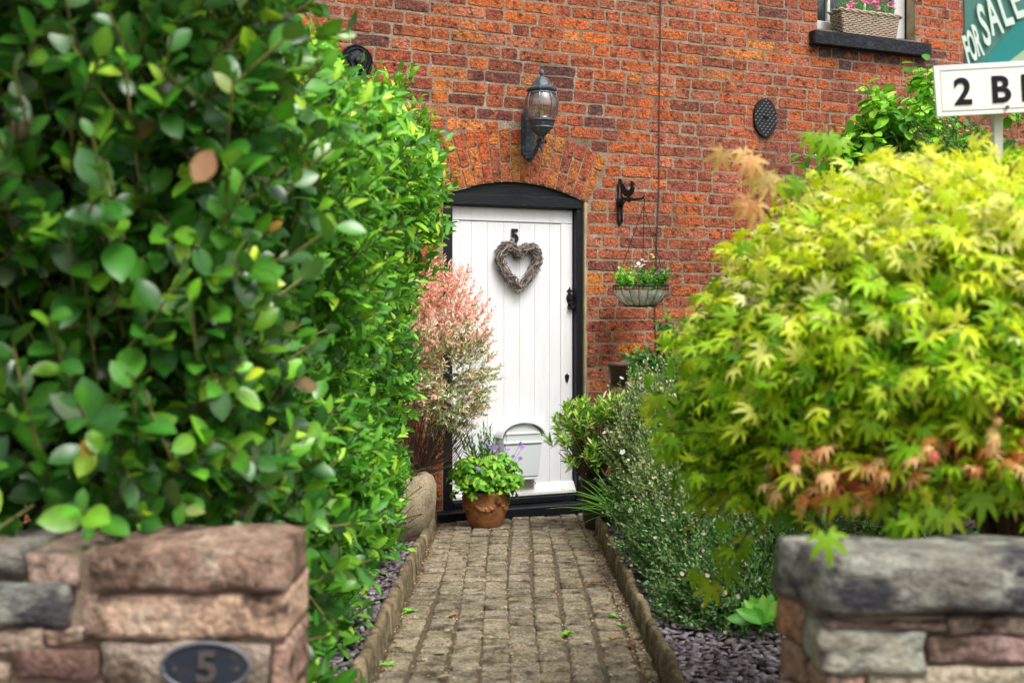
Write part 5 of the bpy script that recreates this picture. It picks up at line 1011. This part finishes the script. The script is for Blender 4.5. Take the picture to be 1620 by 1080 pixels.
# ---- slate chippings in both beds
CHIP = ([(math.cos(a * math.pi / 3) * (1 + .2 * (a % 2)), math.sin(a * math.pi / 3) * .75, z) for z in (0, 1) for a in range(6)], [1] * 12, [tuple(range(6, 12))] + [(i, (i + 1) % 6, (i + 1) % 6 + 6, i + 6) for i in range(6)])
def chips(name, x0, x1, y0, y1, n, label):
    P = np.stack([rg.uniform(x0, x1, n), rg.uniform(y0, y1, n), np.zeros(n)], 1); P[:, 2] = HC - (1.124 + .0232 * P[:, 1]) - .018 + rg.uniform(0, .03, n)
    P = P[(P[:, 1] < WY + P[:, 0] / DX * DY - .08)]; n = len(P)
    A = rg.uniform(0, 6.28, n); Y = np.stack([np.cos(A), np.sin(A), rg.normal(0, .22, n)], 1); Nn = unit(np.stack([rg.normal(0, .3, n), rg.normal(0, .3, n), np.ones(n)], 1)); s = rg.uniform(.010, .024, n)
    o = make_instances(name, CHIP, P, unit(Y), Nn, np.stack([s, s * rg.uniform(.7, 1.1, n), rg.uniform(.003, .006, n)], 1), tints(rg, n, [((.21, .165, .195), 4), ((.31, .26, .29), 3), ((.11, .085, .095), 2), ((.22, .16, .13), 1), ((.42, .39, .39), .5)]), M['slate'], None, 'stuff', smooth=False); o['label'] = label
chips('slate_gravel', -1.5, XL - .07, 2.5, 7.9, 12000, 'purple slate chippings under the left hedge'); chips('slate_gravel', XR + .05, 1.9, 2.6, 8.3, 15000, 'purple slate chippings in the right bed')

# ---- fallen leaves and weeds on the path
def small_leaf(x, y, col, size, label, tmpl=NARROW, ang=0.0):
    Yd = 1.124 * F / (y - 544); p = Vector(((x - CX) / F * Yd, Yd, zp(Yd) + .006)); b = MB(); b.add([(v[0] * size * 1.5, v[1] * size, v[2] * size * .8 + size * .12) for v in tmpl[0]], tmpl[2], col); o = b.build('fallen_leaf', M['leaf_matt'], smooth=True, loc=p); o.rotation_euler = (0, 0, ang); props(o, label, 'leaf', 'fallen leaves on the path')
FL = [(705, 1037, (.45, .48, .2), .05, 'longer pale green fallen leaf lying flat on the left half of the path', 1.2), (712, 1073, (.42, .42, .2), .045, 'pale green fallen leaf at the bottom edge of the path', 1.5), (712, 1001, (.55, .55, .35), .035, 'small cream fallen leaf above the long pale one', 1.1), (1002, 1024, (.38, .12, .05), .06, 'curled red-brown leaf against the right edging', .3),
      (948, 922, (.4, .17, .06), .06, 'thin orange-brown leaf near the right edging, mid path', 1.7), (1010, 1058, (.45, .42, .2), .04, 'greenish leaf in the lower right corner of the path', 1.6), (860, 806 + 22, (.55, .25, .1), .035, 'tiny orange leaf below the black door step', 1), (906, 885, (.62, .5, .3), .05, 'buff crumpled leaf right of the centre joint near the door', .5), (737, 884, (.5, .3, .2), .04, 'small pinkish leaf left of centre below the terracotta pot', .2),
      (725, 973, (.5, .3, .17), .045, 'tan leaf fragment left of the centre joint, mid path', 2.1), (633, 1028, (.5, .4, .25), .05, 'beige leaf beside the left edging near the front', .4), (926, 877, (.4, .2, .09), .04, 'brown curled leaf at the right edging near the door', 2.4), (960, 965, (.45, .16, .07), .045, 'rust leaf fragment in the right gutter', .9), (975, 1008, (.4, .25, .1), .04, 'brown shred of leaf above the red-brown curled one', 2.6), (935, 1018, (.6, .62, .62), .03, 'whitish petal-like leaf on the right half of the path', 1.2)]
for x, y, c, s_, l, a_ in FL: small_leaf(x, y, c, s_, l, ang=a_)
WD_ = [(896, 1003, .038, 14, 'small bright green weed sprouting in a joint right of centre', ), (648, 968, .045, 16, 'low pale weed at the left edge of the path'), (614, 1053, .035, 10, 'thin weed at the left edging near the front'), (983, 990, .03, 10, 'little green weed at the right edging'), (804, 868, .025, 8, 'tiny tuft of weed in the middle joint near the door'), (917, 850, .035, 10, 'weed at the foot of the right edging beside the step'), (972, 975, .035, 12, 'grey-green weed cluster against the right edging')]
for x, y, s_, n, l in WD_:
    Yd = 1.124 * F / (y - 544); t = thing('weed', l, 'weed', ((x - CX) / F * Yd, Yd, zp(Yd)), 0, 'weeds in the path joints'); Pn = np.tile(np.array(t.location), (n, 1)); A = rg.uniform(0, 6.28, n); Yv = unit(np.stack([np.cos(A), np.sin(A), rg.uniform(.2, .9, n)], 1)); Nv = np.tile([0, 0, 1.], (n, 1)) + rg.normal(0, .1, (n, 3)); sz = rg.uniform(.6, 1, n) * s_
    make_instances('leaf', NARROW, Pn, Yv, unit(Nv), np.stack([sz, sz, sz], 1), tints(rg, n, [((.2, .5, .05), 3), ((.35, .55, .15), 1)]), M['leaf'], t)
n = 3600; Yl = rg.uniform(3.9, 7.6, n); ed = rg.random(n); jx = np.array(colsx)[rg.integers(1, len(colsx) - 1, n)] + rg.normal(0, .004, n) + .012 * np.sin(Yl * 1.3 + 3); xl = np.where(ed < .2, XL + np.abs(rg.normal(0, .02, n)), np.where(ed < .55, XR - np.abs(rg.normal(0, .035, n)), np.where(ed < .92, jx, rg.uniform(XL, XR, n)))); Pn = np.stack([xl, Yl, HC - (1.124 + .0232 * Yl) + .004], 1); A = rg.uniform(0, 6.28, n)
o = make_instances('leaf_litter', oval(4, .6, .2, .2), Pn, unit(np.stack([np.cos(A), np.sin(A), rg.uniform(0, .4, n)], 1)), unit(np.stack([rg.normal(0, .3, n), rg.normal(0, .3, n), np.ones(n)], 1)), np.tile(rg.uniform(.004, .015, (n, 1)), (1, 3)), tints(rg, n, [((.22, .10, .04), 3), ((.4, .28, .14), 2), ((.55, .5, .4), 1), ((.10, .05, .03), 2), ((.2, .35, .06), .6)]), M['leaf_matt'], None, 'stuff'); o['label'] = 'crumbs of dry leaf litter in the gutters and joints'

# ------------------------------------------------------------------ garden walls at the gate
def stone(name, parent, front, z0, z1, depth, tint, m='stone', seed=0, rnd=.18, amp=.012, side=None, zt=None):
    """a rough block: front is ((xa, ya), (xb, yb)) of its face seen from the road; zt = own heights at the two ends"""
    (xa, ya), (xb, yb) = front; L_ = math.hypot(xb - xa, yb - ya); nx, ny, nz = max(5, int(L_ / .02)), 6, max(5, int((z1 - z0) / .012)); bm = bmesh.new(); loc = Vector(parent.location)
    dx, dy = (xb - xa) / L_, (yb - ya) / L_; ix, iy = -dy, dx
    if iy < 0: ix, iy = -ix, -iy
    if side: ix, iy = side
    gv = {}
    rz = .004 + .05 * rnd * min(z1 - z0, depth)
    hx, hy, hz = L_ / 2, depth / 2, (z1 - z0) / 2; rz = min(rz, hx * .8, hy * .8, hz * .8)
    for i in range(nx + 1):
        for j in range(ny + 1):
            for k in range(nz + 1):
                if 0 < i < nx and 0 < j < ny and 0 < k < nz: continue
                p = Vector((-hx + 2 * hx * i / nx, -hy + 2 * hy * j / ny, -hz + 2 * hz * k / nz))
                c = Vector((max(-hx + rz, min(hx - rz, p.x)), max(-hy + rz, min(hy - rz, p.y)), max(-hz + rz, min(hz - rz, p.z)))); q = p - c
                if q.length > rz: q = q.normalized() * rz
                p = c + q
                nn = noise.fractal(Vector((p.x * 9 + seed * 3.7, p.y * 9, p.z * 16 + seed)), .8, 2.1, 5); n2 = noise.fractal(Vector((p.x * 9 - seed, p.y * 9 + 7, p.z * 9)), 1.0, 2.0, 3)
                p += q.normalized() * nn * amp if q.length > 1e-6 else Vector((0, -nn * amp, n2 * amp)); p.z += n2 * amp * .6
                wx = (xa + xb) / 2 + dx * p.x + ix * (p.y + hy); wy = (ya + yb) / 2 + dy * p.x + iy * (p.y + hy)
                gv[i, j, k] = bm.verts.new((wx - loc.x, wy - loc.y, (z0 + z1) / 2 + p.z - loc.z))
    def q_(a, b, c, d):
        try: bm.faces.new((gv[a], gv[b], gv[c], gv[d]))
        except Exception: pass
    for i in range(nx):
        for k in range(nz): q_((i, 0, k), (i + 1, 0, k), (i + 1, 0, k + 1), (i, 0, k + 1)); q_((i, ny, k), (i, ny, k + 1), (i + 1, ny, k + 1), (i + 1, ny, k))
        for j in range(ny): q_((i, j, 0), (i, j + 1, 0), (i + 1, j + 1, 0), (i + 1, j, 0)); q_((i, j, nz), (i + 1, j, nz), (i + 1, j + 1, nz), (i, j + 1, nz))
    for j in range(ny):
        for k in range(nz): q_((0, j, k), (0, j, k + 1), (0, j + 1, k + 1), (0, j + 1, k)); q_((nx, j, k), (nx, j + 1, k), (nx, j + 1, k + 1), (nx, j, k + 1))
    me = bpy.data.meshes.new(name); bmesh.ops.recalc_face_normals(bm, faces=bm.faces); bm.to_mesh(me); bm.free(); a = me.color_attributes.new('tint', 'FLOAT_COLOR', 'POINT'); a.data.foreach_set('color', list((*tint, 1)) * len(me.vertices)); me.polygons.foreach_set('use_smooth', [True] * len(me.polygons)); me.materials.append(M[m]); return link(name, me, parent)
GY = 2.2
def gx(x, Y=GY): return (x - CX) / F * Y
def gz(y, Y=GY): return HC + (HY - y) / F * Y
lw = thing('garden_wall', 'low rubble sandstone wall at the left of the gateway with the oval number plaque', 'wall', (-.9, 2.3, 0.1))
mb = MB(); mb.box(gx(-900) + .9, gx(440) + .9, -.075, .17, 0.0, gz(880) - .1); mb.build('mortar_core', M['wall_mortar'], lw)
def ls_(x0, x1, y0, y1, tint, m='stone', seed=0, dep=.24, proud=0.0, **k): stone('stone', lw, ((gx(x0), GY - proud), (gx(x1), GY - proud)), gz(y1), gz(y0), dep, tint, m, seed, **k)
ls_(145, 452, 866, 934, (.33, .21, .15), seed=1, proud=.012, dep=.25); ls_(-35, 36, 866, 912, (.20, .17, .14), 'lichen', 2); ls_(40, 122, 876, 930, (.52, .36, .28), seed=3); ls_(-200, -42, 870, 935, (.3, .2, .14), seed=4)
ls_(-60, 106, 918, 990, (.10, .09, .09), 'lichen', 5, proud=.008); ls_(132, 454, 940, 1012, (.62, .41, .28), seed=6, amp=.006); ls_(-210, -66, 940, 1000, (.4, .26, .18), seed=7)
ls_(-80, 66, 998, 1040, (.40, .30, .22), seed=8); ls_(22, 154, 1026, 1078, (.22, .125, .10), seed=9, proud=.006); ls_(160, 424, 1016, 1110, (.34, .27, .21), seed=10); ls_(428, 455, 1018, 1100, (.40, .24, .18), seed=11); ls_(-200, 15, 1045, 1110, (.45, .33, .24), seed=12); ls_(20, 155, 1084, 1150, (.4, .25, .16), seed=13); ls_(70, 150, 996, 1022, (.50, .32, .22), seed=23)
for r_ in range(4):
    x = -210 + r_ * 13
    while x < 440: w_ = random.uniform(80, 190); ls_(x, min(x + w_, 455), 1116 + r_ * 62 + 40 * (x < 150), 1172 + r_ * 62, random.choice([(.4, .25, .16), (.3, .18, .12), (.45, .33, .24), (.2, .12, .1)]), seed=random.randint(20, 90)); x += w_ + 7
rw = thing('garden_wall', 'low rubble wall at the right of the gateway capped by a grey lichened slab', 'wall', (.9, 2.35, 0.1))
zc0 = gz(978)
AX, AY = gx(1307), GY; BXx, BY = gx(1222, 2.40), 2.40
ex, ey = BXx - AX, BY - AY; el = math.hypot(ex, ey)
# cap slab: footprint built as one block with an angled left end
capm = MB(); nxc, nyc, nzc = 44, 6, 6; bm = bmesh.new(); gv = {}
for i in range(nxc + 1):
    for j in range(nyc + 1):
        for k in range(nzc + 1):
            if 0 < i < nxc and 0 < j < nyc and 0 < k < nzc: continue
            u, v_, w_ = i / nxc, j / nyc, k / nzc; xl = AX + ex * v_ * 1.0; x = xl + (1.75 - xl) * u; y = AY - .012 + (BY - AY + .02) * v_; z = zc0 - .0 + (gz(879) - zc0) * w_
            p = Vector((x, y, z)); nn = noise.fractal(Vector((x * 8, y * 8, z * 10)), 1, 2, 4); n2 = noise.fractal(Vector((x * 7 + 9, y * 7, z * 9)), 1, 2, 3)
            eg = (i == 0) + (j == 0) + (k in (0, nzc)); cen = Vector((x + .05, (AY + BY) / 2, (zc0 + gz(879)) / 2)); sh = .010 * max(0, eg - 1)
            if j == 0 and k in (0, nzc): p += Vector((0, sh, -sh if k else sh))
            if i == 0: p.x += sh
            p += Vector((nn * .010 if i == 0 else 0, nn * .010, n2 * .007)); gv[i, j, k] = bm.verts.new(p - rw.location)
def q2(*a):
    bm.faces.new([gv[t_] for t_ in a])
for i in range(nxc):
    for k in range(nzc): q2((i, 0, k), (i + 1, 0, k), (i + 1, 0, k + 1), (i, 0, k + 1)); q2((i, nyc, k), (i, nyc, k + 1), (i + 1, nyc, k + 1), (i + 1, nyc, k))
    for j in range(nyc): q2((i, j, 0), (i, j + 1, 0), (i + 1, j + 1, 0), (i + 1, j, 0)); q2((i, j, nzc), (i + 1, j, nzc), (i + 1, j + 1, nzc), (i, j + 1, nzc))
for j in range(nyc):
    for k in range(nzc): q2((0, j, k), (0, j, k + 1), (0, j + 1, k + 1), (0, j + 1, k)); q2((nxc, j, k), (nxc, j + 1, k), (nxc, j + 1, k + 1), (nxc, j, k + 1))
me = bpy.data.meshes.new('cap_stone'); bmesh.ops.recalc_face_normals(bm, faces=bm.faces); bm.to_mesh(me); bm.free(); a = me.color_attributes.new('tint', 'FLOAT_COLOR', 'POINT'); a.data.foreach_set('color', [.19, .175, .145, 1] * len(me.vertices)); me.polygons.foreach_set('use_smooth', [True] * len(me.polygons)); me.materials.append(M['lichen']); link('cap_stone', me, rw)
ox = .012
def rs(x0, x1, y0, y1, tint, m='stone', seed=0, dep=.1, proud=0.0): stone('stone', rw, ((gx(x0), GY + .012 - proud), (gx(x1), GY + .012 - proud)), gz(y1), gz(y0), dep, tint, m, seed)
def rside(t0, t1, y0, y1, tint, m='stone', seed=0):
    a0 = (AX + ex * t1 + ox, AY + ey * t1 + .01); a1 = (AX + ex * t0 + ox, AY + ey * t0 + .01); stone('stone', rw, (a0, a1), gz(y1), gz(y0), .09, tint, m, seed, side=(-ey / el * -1, -ex / el * 1))
core = MB(); zc_ = zc0 - .1; pts = [(AX + .03, AY + .035), (1.75, AY + .035), (1.75, BY + .02), (AX + ex + .04, BY + .02)]; core.add([(x - rw.location.x, y - rw.location.y, z) for z in (0, zc_ - .004) for x, y in pts], [(0, 1, 2, 3), (4, 5, 6, 7), (0, 1, 5, 4), (1, 2, 6, 5), (2, 3, 7, 6), (3, 0, 4, 7)]); core.build('mortar_core', M['wall_mortar'], rw)
rs(1312, 1500, 984, 998, (.26, .19, .15), seed=31); rs(1300, 1468, 1001, 1068, (.38, .35, .26), 'lichen', 32, proud=.008); rs(1474, 1660, 1012, 1052, (.38, .25, .215), seed=33); rs(1506, 1640, 984, 1008, (.42, .32, .25), seed=34); rs(1310, 1372, 1074, 1130, (.42, .27, .2), seed=35); rs(1378, 1700, 1060, 1120, (.45, .38, .27), seed=36); rs(1650, 1800, 984, 1050, (.35, .25, .2), seed=37)
rside(.55, 1.0, 975, 1052, (.46, .26, .14), seed=41); rside(.08, .5, 985, 1062, (.34, .30, .22), 'lichen', 42); rside(.5, .98, 1058, 1120, (.36, .23, .16), seed=43); rside(.0, .45, 1068, 1120, (.4, .28, .2), seed=44)
for ya_, yb_ in ((984, 1008), (1012, 1052), (1058, 1124)):
    x = 1806 if ya_ < 1050 else 1706
    while x < 2300: w_ = random.uniform(110, 200); rs(x, x + w_, ya_, yb_, random.choice([(.4, .28, .2), (.35, .25, .19), (.42, .36, .27)]), seed=random.randint(20, 90)); x += w_ + 7
rs(1666, 1800, 1012 + 42, 1056, (.3, .2, .15), seed=71) if False else None
for r_ in range(4):
    x = 1312
    while x < 2250: w_ = random.uniform(80, 190); rs(x, x + w_, 1136 + r_ * 60 - (10 if x > 1378 and r_ == 0 else 0), 1190 + r_ * 60, random.choice([(.4, .28, .2), (.35, .22, .15), (.42, .36, .27)]), seed=random.randint(20, 90)); x += w_ + 7
    rside(0, 1, 1126 + r_ * 60, 1180 + r_ * 60, (.36, .22, .14), seed=60 + r_)

# number plaque on the left wall
ppc = at(327, 1052, 2.185); t = thing('number_plaque', 'oval cast plaque with a raised 5 on the left garden wall', 'sign', ppc); hw_, hh_ = 72 / F * 2.17, 40 / F * 2.17
def ell(a, b, n=40): return [(a * math.cos(2 * math.pi * k / n), b * math.sin(2 * math.pi * k / n)) for k in range(n)]
mb = MB(); mb.prism(ell(hw_ * .93, hh_ * .90), -.008, .012); mb.build('plate', M['plaque_face'], t); mb = MB(); mb.tube([(x, -.008, z) for x, z in ell(hw_ * .965, hh_ * .94)], .0042, 6, closed=True); mb.build('rim', M['plaque_rim'], t, smooth=True)
for x in (-.056, .056): mb = MB(); mb.tube([(x, -.007, -.004), (x, -.0115, -.004)], .0042, 10); mb.build('screw', M['bronze'], t)
text_mesh('numeral', '5', .078, M['bronze'], t, (.002, -.009, -.026), (math.pi / 2, 0, 0), .004, .0015, 1.1)

# ------------------------------------------------------------------ sale board on its post
YS = 3.95; t = thing('sale_board', 'teal FOR SALE board with white 2 BED rider standing above the maple', 'sign', at(1570, 700, YS))
LO = t.location
def bd(name, pts, y0, y1, m): b = MB(); b.prism([(p.x - LO.x, p.z - LO.z) for p in pts], y0 - LO.y, y1 - LO.y); return b.build(name, M[m], t)
ang = math.radians(3.0)
A4 = [at(1476, 105, YS), at(1760, 89, YS), at(1764, 170, YS), at(1482, 185, YS)]
bd('rider_board', A4, YS - .006, YS + .006, 'sign_white')
c4 = [at(1486, 113, YS), at(1752, 98, YS), at(1755, 164, YS), at(1490, 177, YS)]; b = MB(); b.tube([(p.x - LO.x, YS - .0065 - LO.y, p.z - LO.z) for p in c4], .0012, 4, closed=True); b.build('rider_border', M['plaque_rim'], t)
for ch_, xx, yy in (('2', 1524.5, 164.5), ('B', 1584, 161), ('E', 1629, 158.5), ('D', 1674, 156)):
    text_mesh('rider_letter', ch_, 58 / F * YS, M['sign_black'], t, at(xx, yy, YS - .008) - LO, (math.pi / 2, -ang, 0), .0012, .0030, .98)
TB = [at(1521, -160, YS + .03), at(1760, -160, YS + .03), at(1762, 118, YS + .03), at(1526, 118, YS + .03)]
bd('main_board', TB, YS + .020, YS + .034, 'sign_greyteal')
bd('teal_band', [at(1541, 117, YS + .02), at(1600, 117, YS + .02), at(1761, -30, YS + .02), at(1760, -150, YS + .02)], YS + .0165, YS + .0195, 'sign_teal')
bd('pale_corner', [at(1571, 117.5, YS + .016), at(1761, 117.5, YS + .016), at(1761, -30, YS + .016)], YS + .0125, YS + .016, 'sign_pale')
for ch_, xx, yy, sz_, wx_, an_ in (('F', 1535, 101, 64, .24, 14), ('O', 1543, 94, 66, .21, 14), ('R', 1552, 87, 70, .24, 14), ('S', 1564, 70, 92, .30, 14), ('A', 1579, 53, 92, .30, 16), ('L', 1597, 39, 90, .38, 18), ('E', 1615, 27, 88, .38, 20), ('D', 0, 0, 0, 0, 0)):
    if sz_: text_mesh('board_letter', ch_, sz_ / F * YS, M['sign_text'], t, at(xx, yy, YS + .011) - LO, (math.pi / 2, -math.radians(an_), 0), .001, .004, wx_)
mb = MB(); pa = at(1571, 700, YS + .045) - LO; mb.bbox(pa.x, pa.x + .03, .036, .066, -.55, 1.45, .002); mb.build('post', mat('pale_grey_post', (.5, .5, .47), rough=.7, fine=.1), t)
mb = MB(); q = at(1593, 170, YS - .01) - LO; mb.tube([q, q + Vector((0, -.006, 0))], .006, 8); mb.build('screw', M['bronze'], t)

# weathered grey slats far right, in the shade of the maple
fe = thing('slatted_bench', 'grey weathered slatted bench end behind the right wall under the maple', 'bench', (at(1600, 880, 3.9).x, 3.9, .1))
for k, (x, dx) in enumerate([(1590, -3), (1604, 4), (1617, 7), (1634, 8), (1652, 8)]):
    p = at(x, 845, 3.9); q = at(x + dx, 770, 3.9); b = MB(); m1 = p.lerp(q, .5) + Vector((-.008, 0, 0)); b.tube([v_ - fe.location for v_ in (p, m1, q)], [.011, .012, .01], 6); b.build('slat', M['grey_slat'], fe)
b = MB(); p = at(1580, 848, 3.9) - fe.location; b.bbox(p.x, p.x + .3, -.03, .03, p.z - .03, p.z, .004); b.bbox(p.x, p.x + .3, -.02, .02, p.z + .15, p.z + .18, .004); b.build('rail', M['grey_slat'], fe)
for xx in (.02, .26): b = MB(); b.bbox(p.x + xx, p.x + xx + .04, -.02, .02, -.1, p.z - .031, .004); b.build('leg', M['grey_slat'], fe)
